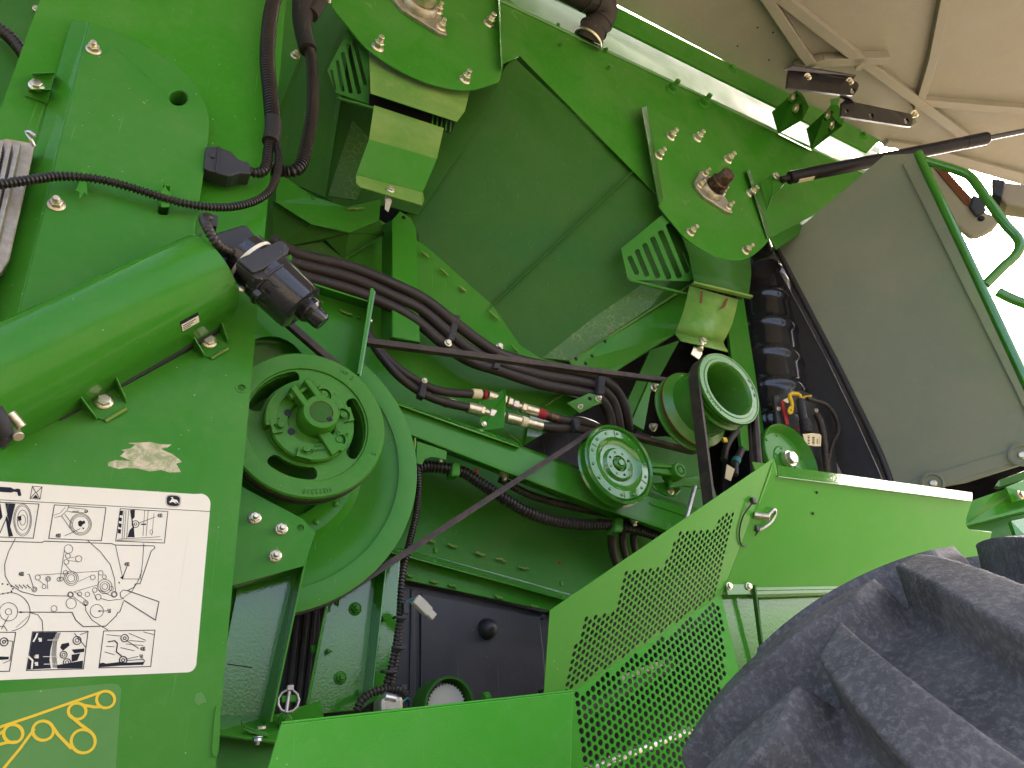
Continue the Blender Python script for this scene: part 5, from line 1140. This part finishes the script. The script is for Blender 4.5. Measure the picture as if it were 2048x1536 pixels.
ptube('lead', gl, [(800, 1408, 1.63), (815, 1396, 1.64), (822, 1404, 1.66)], 2, M['teal'], n=6)

# linch pin ring
ri = thing('linch_pin', 'steel ring linch pin hanging below the black strip between the posts', 'pin')
cr = P(577, 1402, 1.585); rr = pxm(cr, 21)
tube('ring', ri, [cr + Vector((rr * math.cos(a) * .98, .004 * math.sin(a), rr * math.sin(a))) for a in [2 * math.pi * i / 24 for i in range(25)]], .0032, M['ring_steel'], n=8)
cyl('pin', ri, P(580, 1372, 1.59), P(572, 1426, 1.58), .004, M['ring_steel'], 10); box('pin_head', ri, P(580, 1376, 1.588), X * .007, Yv * .006, Z * .006, M['ring_steel'], .002)
box('pin_keeper', ri, P(578, 1398, 1.60), X * .018, Yv * .012, Z * .007, M['green'], .003)

# ================================================================== lower guard
lg = thing('lower_guard', 'plain bright green lower guard plate at the bottom centre with scuffed corner', 'guard')
pplate('guard_plate', lg, [(500, 1660), (562, 1449), (1146, 1384), (1139, 1660)], 1.18, M['green_guard'], .006)
dplate('guard_return', lg, [(562, 1449, 1.183), (1146, 1384, 1.183), (1140, 1387, 1.21), (564, 1451, 1.21)], M['green_guard'], .004)
# ================================================================== belt guard and wheel shield
bgd = thing('belt_guard', 'bright green folded belt guard with perforated window beside the tyre', 'guard')
K = P(1443, 1190, 1.30); Mv = P(1085, 1425, 1.30); AP = P(1548, 916, 1.10)
pF3 = YP(1.30); pF2 = Plane(K, Mv, AP); pF1 = Plane(K, P(1700, 1184, 1.30), AP)
fold = (K - Mv).normalized()
def hexholes(pl, region, dia, pitch, ax, margin_out):
    """staggered round holes inside a pixel polygon, laid out in the plane's own metric"""
    R3 = [pl.at(*q) for q in region]; o = R3[0]; u = ax.normalized(); v = pl.n.cross(u)
    R2 = [((p - o).dot(u), (p - o).dot(v)) for p in R3]
    def inside(x, y):
        c = False; n = len(R2)
        for i in range(n):
            (x1, y1), (x2, y2) = R2[i], R2[i - 1]
            if (y1 > y) != (y2 > y) and x < (x2 - x1) * (y - y1) / (y2 - y1) + x1: c = not c
        return c
    hs = []; x0 = min(p[0] for p in R2); x1 = max(p[0] for p in R2); y0 = min(p[1] for p in R2); y1 = max(p[1] for p in R2)
    i = 0; x = x0
    while x < x1:
        y = y0 + (pitch / 2 if i % 2 else 0)
        while y < y1:
            if inside(x, y) and abs((o + u * x + v * y - K).cross(fold).length) > dia / 2 + .0013: hs.append([o + u * (x + dia / 2 * math.cos(2 * math.pi * k / 12)) + v * (y + dia / 2 * math.sin(2 * math.pi * k / 12)) for k in range(12)])
            y += pitch
        x += pitch * .866; i += 1
    return hs
ax3 = X; 
R3_ = [(1150, 1383), (1438, 1194), (1448, 1260), (1452, 1345), (1440, 1380), (1420, 1580), (1180, 1580), (1156, 1500)]
R2_ = [(1168, 1238), (1232, 1224), (1252, 1142), (1335, 1130), (1366, 1058), (1441, 1054), (1455, 1016), (1483, 1016), (1442, 1190), (1148, 1383), (1118, 1402)]
pw = plate('perforated_panel', bgd, [Mv, K, pF3.at(1478, 1345), pF3.at(1490, 1640), pF3.at(1085, 1640)], M['green_guard'], .003, pF3.n, hexholes(pF3, R3_, .0127, .0173, X, 0))
pf = plate('perforated_slope', bgd, [pF2.at(1100, 1221), AP, K, Mv], M['green_shield'], .0012, pF2.n, hexholes(pF2, R2_, .0127, .0173, X, 0))
fe = plate('wheel_shield', bgd, [pF1.at(*q) for q in [(1548, 916), (1556, 952), (1750, 979), (1944, 1003), (1933, 1036), (1932, 1050), (1938, 1059), (1984, 1064), (1962, 1160), (1700, 1184), (1443, 1190)]], M['green_shield'], .004, pF1.n)
dplate('shield_flange', bgd, [(1556, 953, 1.118), (1944, 1002, 1.116), (1945, 985, 1.145), (1554, 930, 1.147)], M['green_gloss'], .004)
dplate('shield_flange', bgd, [(1504, 923, 1.19), (1560, 930, 1.19), (1558, 950, 1.17), (1512, 946, 1.17)], M['green_gloss'], .004)
pGu = Plane(pF2.o + pF2.n * .0025, pF2.o + pF2.n * .0025 + (AP - K), pF2.o + pF2.n * .0025 + (Mv - K))
pplate('corner_gusset', bgd, [(1546, 924), (1522, 1070), (1474, 1146), (1502, 1050)], pGu, M['green_shield'], .002)
for x, y in ((1634, 985), (1626, 1027)): pfast(fe, x, y, Plane(pF1.o + pF1.n * .001, pF1.o + pF1.n * .001 + X, pF1.o + pF1.n * .001 + (AP - K)), 3, 'rivet', M['black_steel'], name='rivet')
for x, y in ((1510, 1180), (1535, 1168)): pass
# bolted strip and inner sheet below the shield
st = dplate('joint_strip', bgd, [(1449, 1163, 1.285), (1508, 1164, 1.285), (1512, 1188, 1.285), (1456, 1190, 1.285)], M['green_gloss'], .005)
pfast(st, 1458, 1172, 1.284, 8, 'bolt'); pfast(st, 1497, 1173, 1.284, 8, 'bolt')
dplate('joint_strip', bgd, [(1508, 1162, 1.29), (1720, 1166, 1.29), (1720, 1184, 1.29), (1510, 1190, 1.29)], M['green_gloss'], .005)
dplate('joint_strip', bgd, [(1508, 1180, 1.286), (1720, 1176, 1.286), (1720, 1188, 1.31), (1510, 1196, 1.31)], M['green_gloss'], .004)
dplate('inner_shield', bgd, [(1440, 1188, 1.32), (1516, 1190, 1.32), (1530, 1360, 1.32), (1500, 1400, 1.32), (1476, 1350, 1.32)], M['green_gloss'], .004)
dplate('inner_shield', bgd, [(1516, 1190, 1.33), (1760, 1184, 1.33), (1760, 1400, 1.33), (1536, 1400, 1.33)], M['green_gloss'], .004)
bar('shield_seam', bgd, P(1507, 1170, 1.28), P(1530, 1350, 1.30), X * .003, Yv * .006, M['green_shaded'], 0)
ob = pF2.o - pF2.n * .07; pBk = Plane(ob, ob + (AP - K), ob + (Mv - K))
pplate('hole_shade_sheet', bgd, [(1118, 1400), (1128, 1360), (1165, 1228), (1252, 1130), (1366, 1050), (1452, 1008), (1490, 1008), (1448, 1190)], pBk, M['black_steel'], .004)  # added black sheet, stands in for the shade seen through the holes
# machinery behind the perforations
dplate('drive_housing', bgd, [(1080, 1380, 1.62), (1460, 1230, 1.62), (1500, 1640, 1.62), (1080, 1640, 1.62)], M['black_steel'], .01)
cyl('drive_shaft', bgd, P(1160, 1545, 1.45), P(1380, 1460, 1.5), .012, M['steel'], 20)
cyl('hose_stub', bgd, P(1150, 1430, 1.45), P(1340, 1325, 1.5), .02, M['belt'], 20)
dplate('warning_tag', bgd, [(1240, 1352, 1.42), (1328, 1318, 1.42), (1330, 1330, 1.42), (1242, 1364, 1.42)], M['cream_label'], .003)
# latch pin on its lanyard
lt = thing('latch_pin', 'bent wire latch pin on a thin black lanyard holding the belt guard', 'pin')
def onF(x, y, off=.004): return pF2.at(x, y) + pF2.n * off
tube('lanyard', lt, [onF(1501, 998, .012), onF(1484, 1030), onF(1476, 1062), onF(1478, 1084), onF(1486, 1091), onF(1500, 1080), onF(1508, 1060, .012)], .0022, M['black_plastic'], n=6)
for x, y in ((1501, 1000), (1508, 1054)): box('lanyard_bead', lt, onF(x, y, .008), X * .008, Yv * .006, Z * .009, M['black_plastic'], .003)
tube('wire_clip', lt, [onF(1508, 1032, .014), onF(1522, 1026, .020), onF(1530, 1014, .024), onF(1534, 1012, .024), onF(1535, 1022, .024), onF(1526, 1038, .024), onF(1514, 1050, .020), onF(1509, 1056, .014)], .0042, M['steel'], n=8)
cyl('pin', lt, onF(1507, 1030, .002), onF(1516, 1026, .034), .010, M['zinc'], 16)
pplate('key_slot', lt, ell(1527, 1008, 3.5, 12, 16), Plane(pF2.o + pF2.n * .0015, pF2.o + pF2.n * .0015 + (AP - K), pF2.o + pF2.n * .0015 + (Mv - K)), M['black_steel'], .001, bev=0)

# ================================================================== rear wheel
wh = thing('farm_tyre', 'large black tractor tyre with deep chevron lugs at the lower right', 'tyre')
TC = Vector((1.182, .55, .805)); TR = .805; HW = .235
NT, NS = 2200, 120
def smst(a, b, x):
    t = min(1, max(0, (x - a) / (b - a))); return t * t * (3 - 2 * t)
def carcass(s):
    """s = -1..1 across the tread and down the sidewalls; returns (radius, y)"""
    a = abs(s); sg = 1 if s > 0 else -1
    if a < .72:
        q = a / .72; return TR - .062 - .050 * q * q, sg * HW * .93 * q
    q = (a - .72) / .28; an = q * math.pi * .5
    return TR - .112 - .20 * q ** 1.25, sg * HW * (.93 + .10 * math.sin(q * math.pi * .9))
def nose(px_, py_):
    p = P(px_, py_, TC.y); return math.atan2(p.z - TC.z, p.x - TC.x)
L0 = nose(1770, 1153); L1 = nose(1610, 1350); R1 = nose(1690, 1237)
NL = round(2 * math.pi / (L1 - L0)); PIT = 2 * math.pi / NL
LA = [L0 + PIT * k for k in range(NL)]; offR = (R1 - L0) % PIT
SW = .32                                    # sweep of a lug (radians) from nose to shoulder
def lug(th, y):
    """height of the lugs at angle th and width y (y > 0 = machine side)"""
    h = 0
    side = 1 if y > -.02 else -1
    for side in (1, -1):
        w_ = y * side                        # distance from the centre line on this side
        if w_ < -.05: continue
        u = (w_ + .03) / (HW + .02)
        sweep = SW * (u ** .80 if u > 0 else 0)
        ph = (th - L0 - sweep - (0 if side > 0 else offR)) % PIT
        if ph > PIT / 2: ph -= PIT
        d = ph * TR * .92                    # distance from the lug axis along the tread
        half = .031 + .014 * max(0, u)
        f = min(1, max(0, (half + .032 - abs(d)) / .032)) ** 2.1
        f *= smst(-.012, .006, w_)
        h = max(h, f)
    return h
vs = []; fs = []
ss = []
for j in range(NS + 1):
    s = -1 + 2 * j / NS; ss.append(s)
prof_ = [carcass(s) for s in ss]
for i in range(NT):
    th = 2 * math.pi * i / NT; c_, s_ = math.cos(th), math.sin(th)
    for j in range(NS + 1):
        r, y = prof_[j]; a = abs(ss[j])
        fade = 1 - smst(.72, .86, a)
        hh = lug(th, y) * (.066 + .0 * a) * fade if fade > 0 else 0
        rr_ = r + hh
        vs.append((TC.x + rr_ * c_, TC.y + y, TC.z + rr_ * s_))
for i in range(NT):
    i2 = (i + 1) % NT
    for j in range(NS): fs.append((i * (NS + 1) + j, i2 * (NS + 1) + j, i2 * (NS + 1) + j + 1, i * (NS + 1) + j + 1))
me = bpy.data.meshes.new('tyre'); me.from_pydata(vs, [], fs); me.update(); link('tyre', me, M['tyre_rubber'], wh, 0); me.polygons.foreach_set('use_smooth', [True] * len(me.polygons))
rw = prof_[-1][0]
lathe('wheel_rim', wh, [(rw + .01, -.27), (rw + .015, -.285), (rw - .02, -.26), (rw - .06, -.10), (.10, -.06), (.02, -.06), (.02, .10), (rw - .05, .12), (rw - .02, .26), (rw + .015, .285), (rw + .01, .27), (rw - .03, 0)], TC, M['yellow'], 64)

# ================================================================== gas strut
gst = thing('gas_strut', 'black gas strut propping the open lid from its green foot bracket', 'strut')
s0, s1, s2 = P(1572, 357, 1.60), P(1972, 277, .98), P(2090, 250, .86)
dS = (s1 - s0).normalized()
# one straight line in space: keep both ends on the chord s0-s1
s2 = s1 + dS * (s1 - s0).length * .5
rs_ = pxm(s0, 13)
cyl('strut_body', gst, s0 + dS * .02, s1, rs_, M['black_steel'], 32, bev=.004)
cyl('strut_collar', gst, s1 - dS * .16, s1 + dS * .004, rs_ * 1.04, M['black_steel'], 32, bev=.006)
cyl('strut_rod', gst, s1 - dS * .02, s2, rs_ * .42, M['black_gloss'], 20)
cyl('strut_eye', gst, s0 - dS * .03, s0 + dS * .03, rs_ * .55, M['black_steel'], 16)
box('strut_label', gst, s0 + dS * .12 - Z * rs_ * .95 , dS * .05, Z * .003, dS.cross(Z) * .014, M['cream_label'], 0)

# ================================================================== open lid overhead
lid = thing('service_lid', 'beige ribbed plastic lid standing open overhead on black hinge arms', 'lid')
hA, hB = P(1290, 30, 1.675), P(1745, 266, 1.675)
ul = (hB - hA).normalized(); outv = Vector((0, -1, -.06)).normalized()
pL = Plane(hA, hB, hA + outv)
e0, e1 = pL.at(1772, 292), pL.at(2052, 372)
nL = pL.n
L_ = [hA - ul * 3.4, e0, e1, e1 + outv * 3.0, hA - ul * 3.4 + outv * 3.1]  # unseen outer reach drawn long and dipped to cut sky light
plate('lid_skin', lid, L_, M['lid_plastic'], .012, nL)
def rib(name, px, h=.045, t=.030):
    Q = [pL.at(*q) for q in px]
    for a, b in zip(Q, Q[1:]):
        d = (b - a).normalized(); s = nL.cross(d)
        bar(name, lid, a + nL * h / 2 - d * .004, b + nL * h / 2 + d * .004, s * t, nL * h / 2, M['lid_plastic'], .003)
rib('lid_rib', [(1520, -30), (1600, 92), (1622, 120)], .07); rib('lid_rib', [(1540, -30), (1640, 50), (1720, 112)], .07)
rib('lid_rib', [(1720, 112), (1840, 200), (1960, 290)], .06); rib('lid_rib', [(1892, -40), (1862, 110), (1832, 210)], .05); rib('lid_rib', [(1836, 196), (1950, 206), (2080, 216)], .05)
rib('lid_rib', [(1585, 130), (1640, 112), (1770, 108)], .07);  rib('lid_rib', [(1770, 282), (1830, 290), (2060, 352)], .035)

for x, y in ((1618, 125), (1712, 118), (1820, 235), (1742, 222)):
    c_ = pL.at(x, y); cyl('hinge_boss', lid, c_, c_ + nL * .085, .030, M['lid_plastic'], 20, .024)
for x, y in ((1515, 55), (1546, 65), (1538, 120), (1475, 92), (1580, 135)): c_ = pL.at(x, y); fasten(lid, c_, .006, 'rivet', M['ink'], nL, name='speck')
# hinge arms
for pts, holes, bl in (([(1577, 146, 0), (1580, 138, 0), (1704, 160, 0), (1714, 164), (1717, 174), (1706, 191, 0), (1690, 190, 0), (1574, 175, 0)], [ell(1706, 182, 5.5, 6, 14)], ((1613, 154), (1697, 163))), ([(1684, 205, 0), (1690, 200, 0), (1822, 228, 0), (1826, 238), (1822, 248), (1810, 252, 0), (1682, 232, 0)], [ell(1813, 242, 5, 6, 14), ell(1743, 232, 4.5, 5.5, 14), ell(1694, 222, 3.5, 4, 12)], ((1826, 228),))):
    Ya = 1.30 if bl[0][0] < 1700 else 1.22
    ha = pplate('hinge_arm', lid, smooth2(pts, 3), YP(Ya), M['black_steel'], .012, holes=holes)
    for x, y in bl: pfast(ha, x, y, Ya, 8, 'nut', nrm=(0, -.5, -.86))
dplate('arm_flange', lid, [(1572, 142, 1.299), (1580, 138, 1.299), (1706, 160, 1.299), (1712, 152, 1.26), (1588, 132, 1.26), (1568, 140, 1.28)], M['black_steel'], .008)
dplate('arm_flange', lid, [(1678, 196, 1.22), (1690, 200, 1.22), (1710, 206, 1.22), (1700, 196, 1.18), (1680, 190, 1.18)], M['black_steel'], .008)

# ================================================================== grey side door standing open on the right
door = thing('side_door', 'grey-green plastic side door standing open behind the dished pulley', 'door')
pQ = Plane(P(1700, 700, 1.75), P(1700, 700, 1.75) + Z, P(1700, 700, 1.75) + Vector((.30, -.95, 0)))
dpx = smooth2([(1718, 354, 0), (1768, 310, 0), (1836, 306, 0), (1880, 395, 0), (2120, 905, 0), (1930, 965, 0), (1795, 990, 0), (1770, 950), (1740, 880), (1690, 770), (1620, 640), (1552, 505), (1560, 488, 0)], 4)
plate('door_skin', door, [pQ.at(*q) for q in dpx], M['door_plastic'], .02, pQ.n, None, .008)
# raised border along the free edge and the foot
def strip(name, a, b, c, d, mat, off, t=.01):
    return plate(name, door, [pQ.at(*q) + pQ.n * off for q in (a, b, c, d)], M[mat], t, pQ.n, None, .004)
strip('door_border', (1806, 330), (1836, 306), (2120, 905), (2092, 905), 'door_plastic', .014, .016)
strip('door_border', (1820, 962), (2100, 876), (2106, 900), (1826, 990), 'door_plastic', .006, .008)
for x, y in ((1868, 968), (2046, 912)):
    c_ = pQ.at(x, y) + pQ.n * .014; q = c_; me = lathe_mesh('latch_cup', [(.05, .0), (.052, -.012), (.042, -.014), (.038, -.004), (.004, -.002), (.004, 0)], 32); me.transform(Matrix.Translation(c_) @ Vector((0, -1, 0)).rotation_difference(pQ.n).to_matrix().to_4x4()); link('latch_cup', me, M['door_plastic'], door, 35); fasten(door, c_ + pQ.n * .004, .018, 'bolt', M['zinc'], pQ.n)
# rubber seal down the inner edge
seal = [(1555, 498), (1600, 585), (1660, 700), (1715, 810), (1760, 905), (1790, 985)]
tube('edge_bead', door, [pQ.at(*q) + pQ.n * .012 for q in seal], .016, M['rubber_seal'], n=12)
vs = []; fs = []
LS = [(1514, 560), (1545, 660), (1600, 780), (1650, 880), (1690, 960), (1710, 1010)]; RS = [(1552, 530), (1596, 610), (1656, 724), (1708, 832), (1752, 930), (1786, 1010)]
plate('seal_flap', door, [pQ.at(*q) - pQ.n * .004 for q in LS + RS[::-1]], M['rubber_seal'], .012, pQ.n, None, .003)
dplate('door_hinge_trim', body, [(1540, 476, 1.74), (1760, 362, 1.72), (1740, 352, 1.70), (1690, 400, 1.74), (1552, 500, 1.80)], M['green_satin'], .01)

# ================================================================== frame tube and grab rail against the sky
fr = thing('frame_tube', 'bright green frame tube running down beside the open grey door', 'frame')
pG0 = Plane(Vector((3.2, 1.3, 2.4)), Vector((3.2, 1.3, 3.4)), Vector((3.7, .3, 2.4)))
tube('tube', fr, [pG0.at(*q) for q in ((1836, 306), (1856, 350), (1900, 442), (1968, 585), (2064, 790))], pxm(pG0.at(1960, 570), 9), M['green_gloss'], n=20)
gr_ = thing('grab_rail', 'bent green grab rail seen against the white sky', 'rail', 'green grab rails')
pG = Plane(Vector((3.3, 1.1, 2.6)), Vector((3.3, 1.1, 3.6)), Vector((3.9, .2, 2.6)))
tube('rail_tube', gr_, [pG.at(*q) for q in ((1838, 318), (1880, 330), (1925, 345), (1945, 358), (1975, 400), (2012, 450), (2034, 474), (2040, 492), (2030, 512), (2008, 532), (1984, 556), (1970, 570))], pxm(pG.at(1975, 400), 9), M['green_gloss'], n=18)
gr2 = thing('grab_rail', 'lower green rail stub crossing the sky at the right edge', 'rail', 'green grab rails')
tube('rail_tube', gr2, [pG.at(1996, 584), pG.at(2030, 600), pG.at(2080, 618)], pxm(pG.at(2030, 600), 10), M['green_gloss'], n=16)
ml = thing('rear_lamp_pod', 'beige moulded lamp pod behind the grab rail', 'lamp')
pm_ = Plane(Vector((3.6, 1.1, 2.6)), Vector((3.5, 1.1, 3.6)), Vector((4.2, .2, 2.6)))
plate('pod_shell', ml, [pm_.at(*q) for q in smooth2([(1832, 312, 0), (1900, 345, 0), (1946, 396, 0), (1962, 420, 0), (2004, 436, 0), (1986, 458), (1940, 474, 0), (1900, 440, 0)], 3)], M['lamp_grey'], .04, pm_.n, None, .012)
plate('lamp_lens', ml, [pm_.at(*q) + pm_.n * .006 for q in ((1852, 318), (1880, 328), (1938, 392), (1940, 416), (1928, 408))], M['redrust'], .01, pm_.n)
plate('lamp_mount', ml, [pm_.at(*q) + pm_.n * .02 for q in ((1944, 392), (1966, 400), (1972, 424), (1952, 436), (1938, 418))], M['black_plastic'], .05, pm_.n, None, .01)
o_ = pm_.at(1962, 438) + pm_.n * .004; fasten(ml, o_, pxm(o_, 6), 'bolt', M['black_steel'], pm_.n)
bk = thing('work_lamp', 'dark work lamp with beige hood under the lid at the right edge', 'lamp')
pk = Plane(Vector((3.5, 1.1, 2.6)), Vector((3.5, 1.1, 3.6)), Vector((4.1, .2, 2.6)))
pplate('lamp_hood', bk, [(2000, 362), (2080, 372), (2080, 420), (2014, 410), (1996, 392)], pk, M['lamp_grey'], .1, bev=.01)
pplate('lamp_body', bk, [(1984, 356), (2012, 360), (2004, 396), (1986, 386)], Plane(pk.o - X * .05, pk.o - X * .05 + Z, pk.o - X * .05 + Vector((.6, -.9, 0))), M['black_plastic'], .08, bev=.006)

# ================================================================== engine-side parts in the dark on the right
duct = thing('ribbed_duct', 'glossy black ribbed duct standing in the dark right of the curved chute', 'duct')
cxa, cxb = P(1505, 470, 2.15), P(1560, 1000, 2.15)
Ld = (cxb - cxa).length
nb = 120; pr = []
rD = pxm(cxa.lerp(cxb, .5), 66)
for i in range(nb + 1):
    t_ = i / nb; ph = (t_ * 9.0) % 1.0
    pr.append((rD * (1 + .06 * (smst(.0, .12, ph) - smst(.22, .34, ph))), Ld * t_))
pr = [(.01, 0)] + pr + [(.01, Ld)]
prof_along('duct_shell', duct, pr, cxa, (cxb - cxa).normalized(), M['black_gloss'], 64)
cyl('duct_collar', duct, P(1500, 480, 1.95), P(1520, 540, 1.95), pxm(P(1510, 510, 1.95), 36), M['black_gloss'], 40)
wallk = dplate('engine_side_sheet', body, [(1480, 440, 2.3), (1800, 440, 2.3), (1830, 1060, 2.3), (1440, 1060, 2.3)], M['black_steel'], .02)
bt = thing('battery_switch', 'black battery switch panel with yellow hasp and red tag behind the dished pulley', 'switch')
Yb = 1.95
pplate('switch_plate', bt, [(1548, 790), (1602, 780), (1660, 800), (1680, 980), (1570, 980)], YP(Yb), M['black_plastic'], .02, bev=.006)
for x, y in ((1557, 818), (1632, 821), (1586, 786)): pfast(bt, x, y, Yb, 5, 'bolt', M['zinc'])
tube('hasp', bt, [P(1582, 826, Yb - .03), P(1584, 808, Yb - .035), P(1579, 792, Yb - .04), P(1582, 788, Yb - .045), P(1596, 788, Yb - .045), P(1601, 794, Yb - .04)], .010, M['yellow'], n=8)
pplate('hasp_eye', bt, ell(1582, 820, 5, 8, 18), YP(Yb - .045), M['yellow'], .008, holes=[ell(1582, 820, 2, 3, 10)], bev=0)
pplate('hasp_tab', bt, [(1566, 800), (1576, 795), (1578, 806), (1572, 804)], YP(Yb - .03), M['cream_label'], .006)
tube('hasp', bt, [P(1604, 797, Yb - .03), P(1612, 793, Yb - .03), P(1622, 792, Yb - .03)], .006, M['yellow'], n=6)
pplate('red_strap', bt, [(1562, 802), (1567, 800), (1579, 848), (1573, 850)], YP(Yb - .02), M['red'], .006); pplate('red_strap', bt, [(1588, 856), (1600, 857), (1600, 851), (1602, 851), (1602, 860), (1588, 859)], YP(Yb - .02), M['red'], .005)
ptube('cable_boot', bt, [(1600, 800, Yb - .06), (1607, 840, Yb - .06), (1612, 870, Yb - .06)], 8, M['black_plastic'], n=16)
ptube('ribbed_boot', bt, [(1610, 842, Yb - .07), (1614, 868, Yb - .07)], 12, M['rubber_seal'], corr=(.018, .005), n=18)
pplate('cable_tag', bt, [(1606, 868), (1624, 866), (1640, 868), (1643, 872), (1642, 892), (1630, 892), (1612, 889)], YP(Yb - .12), M['cream_label'], .004)
vs, fs = [], []; pg_ = YP(Yb - .12)
for k in range(6): ribbon(vs, fs, [(1615, 872 + k * 3), (1619, 872 + k * 3)], .003 + .002 * (k % 2), pg_, .001); ribbon(vs, fs, [(1624, 875 + k * 2.6), (1629, 875 + k * 2.6)], .003 + .002 * ((k + 1) % 2), pg_, .001)
ribbon(vs, fs, [(1634, 878), (1634, 888)], .005, pg_, .001); ribbon(vs, fs, [(1638, 874), (1638, 889)], .002, pg_, .001)
link('tag_print', mesh('tag_print', vs, fs), M['ink'], bt, 0)
cb_ = thing('battery_cable', 'black battery cable looping down beside the switch panel', 'cable')
ptube('cable', cb_, [(1614, 798, Yb - .05), (1630, 802, Yb - .05), (1655, 812, Yb - .05), (1672, 835, Yb - .05), (1676, 862, Yb - .05), (1664, 890, Yb - .04), (1655, 930, Yb - .02)], 4, M['hose'], n=12)
cc_ = thing('ribbed_cable', 'thin ribbed black conduit dropping past the cream cable tag', 'cable')
ptube('conduit', cc_, [(1634, 830, Yb - .04), (1642, 850, Yb - .05), (1648, 880, Yb - .05), (1652, 920, Yb - .04), (1656, 960, Yb - .02)], 7, LO, corr=(.014, .004), n=14)
sc_ = thing('sensor_lead', 'ribbed black lead with blue clip and cream tag below the drum pulley', 'cable')
ptube('conduit', sc_, [(1475, 862, 1.75), (1462, 876, 1.75), (1452, 896, 1.75), (1448, 920, 1.75)], 7, LO, corr=(.012, .003), n=14)
ptube('lead', sc_, [(1484, 898, 1.72), (1476, 915, 1.72), (1470, 928, 1.72), (1470, 950, 1.72)], 7, M['hose'], n=12)
cyl('blue_clip', sc_, P(1474, 918, 1.72), P(1470, 926, 1.72), pxm(P(1472, 920, 1.72), 8.5), M['teal'], 16)
pplate('cable_tag', sc_, [(1454, 928), (1470, 938), (1462, 962), (1450, 956)], YP(1.70), M['cream_label'], .003)
box('yellow_clip', sc_, P(1449, 880, 1.74), X * .012, Yv * .006, Z * .010, M['yellow'], .002)

# ================================================================== frame beyond the wheel shield
ax = thing('axle_support', 'green axle support with bolted bracket at the right edge beyond the wheel shield', 'axle support')
dplate('frame_beam', ax, [(1930, 1006, 1.62), (1990, 985, 1.55), (2080, 955, 1.48), (2080, 1010, 1.48), (1930, 1050, 1.62)], M['green'], .05)
dplate('beam_flange', ax, [(1930, 1046, 1.60), (2080, 1008, 1.46), (2080, 1014, 1.46), (1930, 1052, 1.60)], M['green'], .03)
dplate('frame_bracket', ax, [(2012, 974, 1.50), (2080, 948, 1.45), (2080, 992, 1.45), (2025, 1004, 1.50)], M['green'], .01); pfast(ax, 2040, 990, 1.47, 9, 'bolt', M['zinc_rust'])
dplate('frame_top', ax, [(1990, 972, 1.56), (1998, 960, 1.56), (2080, 930, 1.45), (2080, 950, 1.45), (2000, 974, 1.56)], M['green_shaded'], .02)
dplate('frame_lower', ax, [(1932, 1054, 1.64), (2080, 1020, 1.50), (2080, 1180, 1.50), (1900, 1200, 1.64)], M['green_satin'], .02)
dplate('frame_post', ax, [(2022, 1042, 1.48), (2080, 1030, 1.44), (2080, 1100, 1.44), (2042, 1100, 1.48)], M['green_gloss'], .02)
ex = thing('round_canister', 'weathered grey metal canister at the right edge behind the tyre', 'canister')
cyl('canister', ex, P(2040, 1110, 1.2) , P(2040, 1110, 1.2) + Vector((.04, 0, -.5)), .0, M['lamp_grey'], 8) if False else None
ce = P(2060, 1098, 1.25); rE = pxm(ce, 70)
lathe('canister_shell', ex, [(rE, 0), (rE, .35), (rE * .97, .35), (rE * .97, .004), (.01, .006), (.01, 0)], ce, M['lamp_grey'], 48, axis=(0, 0, 1))

# ------------------------------------------------------------------ put every thing's origin at its base
bpy.context.view_layer.update()
def desc(o):
    out = [o]
    for c in o.children: out += desc(c)
    return out
for o in [o for o in COL.objects if o.parent is None and o.type in ('EMPTY', 'MESH') and o.name != 'ground']:
    pts = [d.matrix_world @ Vector(b) for d in desc(o) if d.type == 'MESH' for b in d.bound_box]
    if not pts: continue
    lo = [min(p[i] for p in pts) for i in range(3)]; hi = [max(p[i] for p in pts) for i in range(3)]
    base = Vector(((lo[0] + hi[0]) / 2, (lo[1] + hi[1]) / 2, lo[2]))
    if o.type == 'MESH': o.data.transform(Matrix.Translation(-base))
    o.location = base
    for c in o.children: c.matrix_parent_inverse = Matrix.Translation(-base)
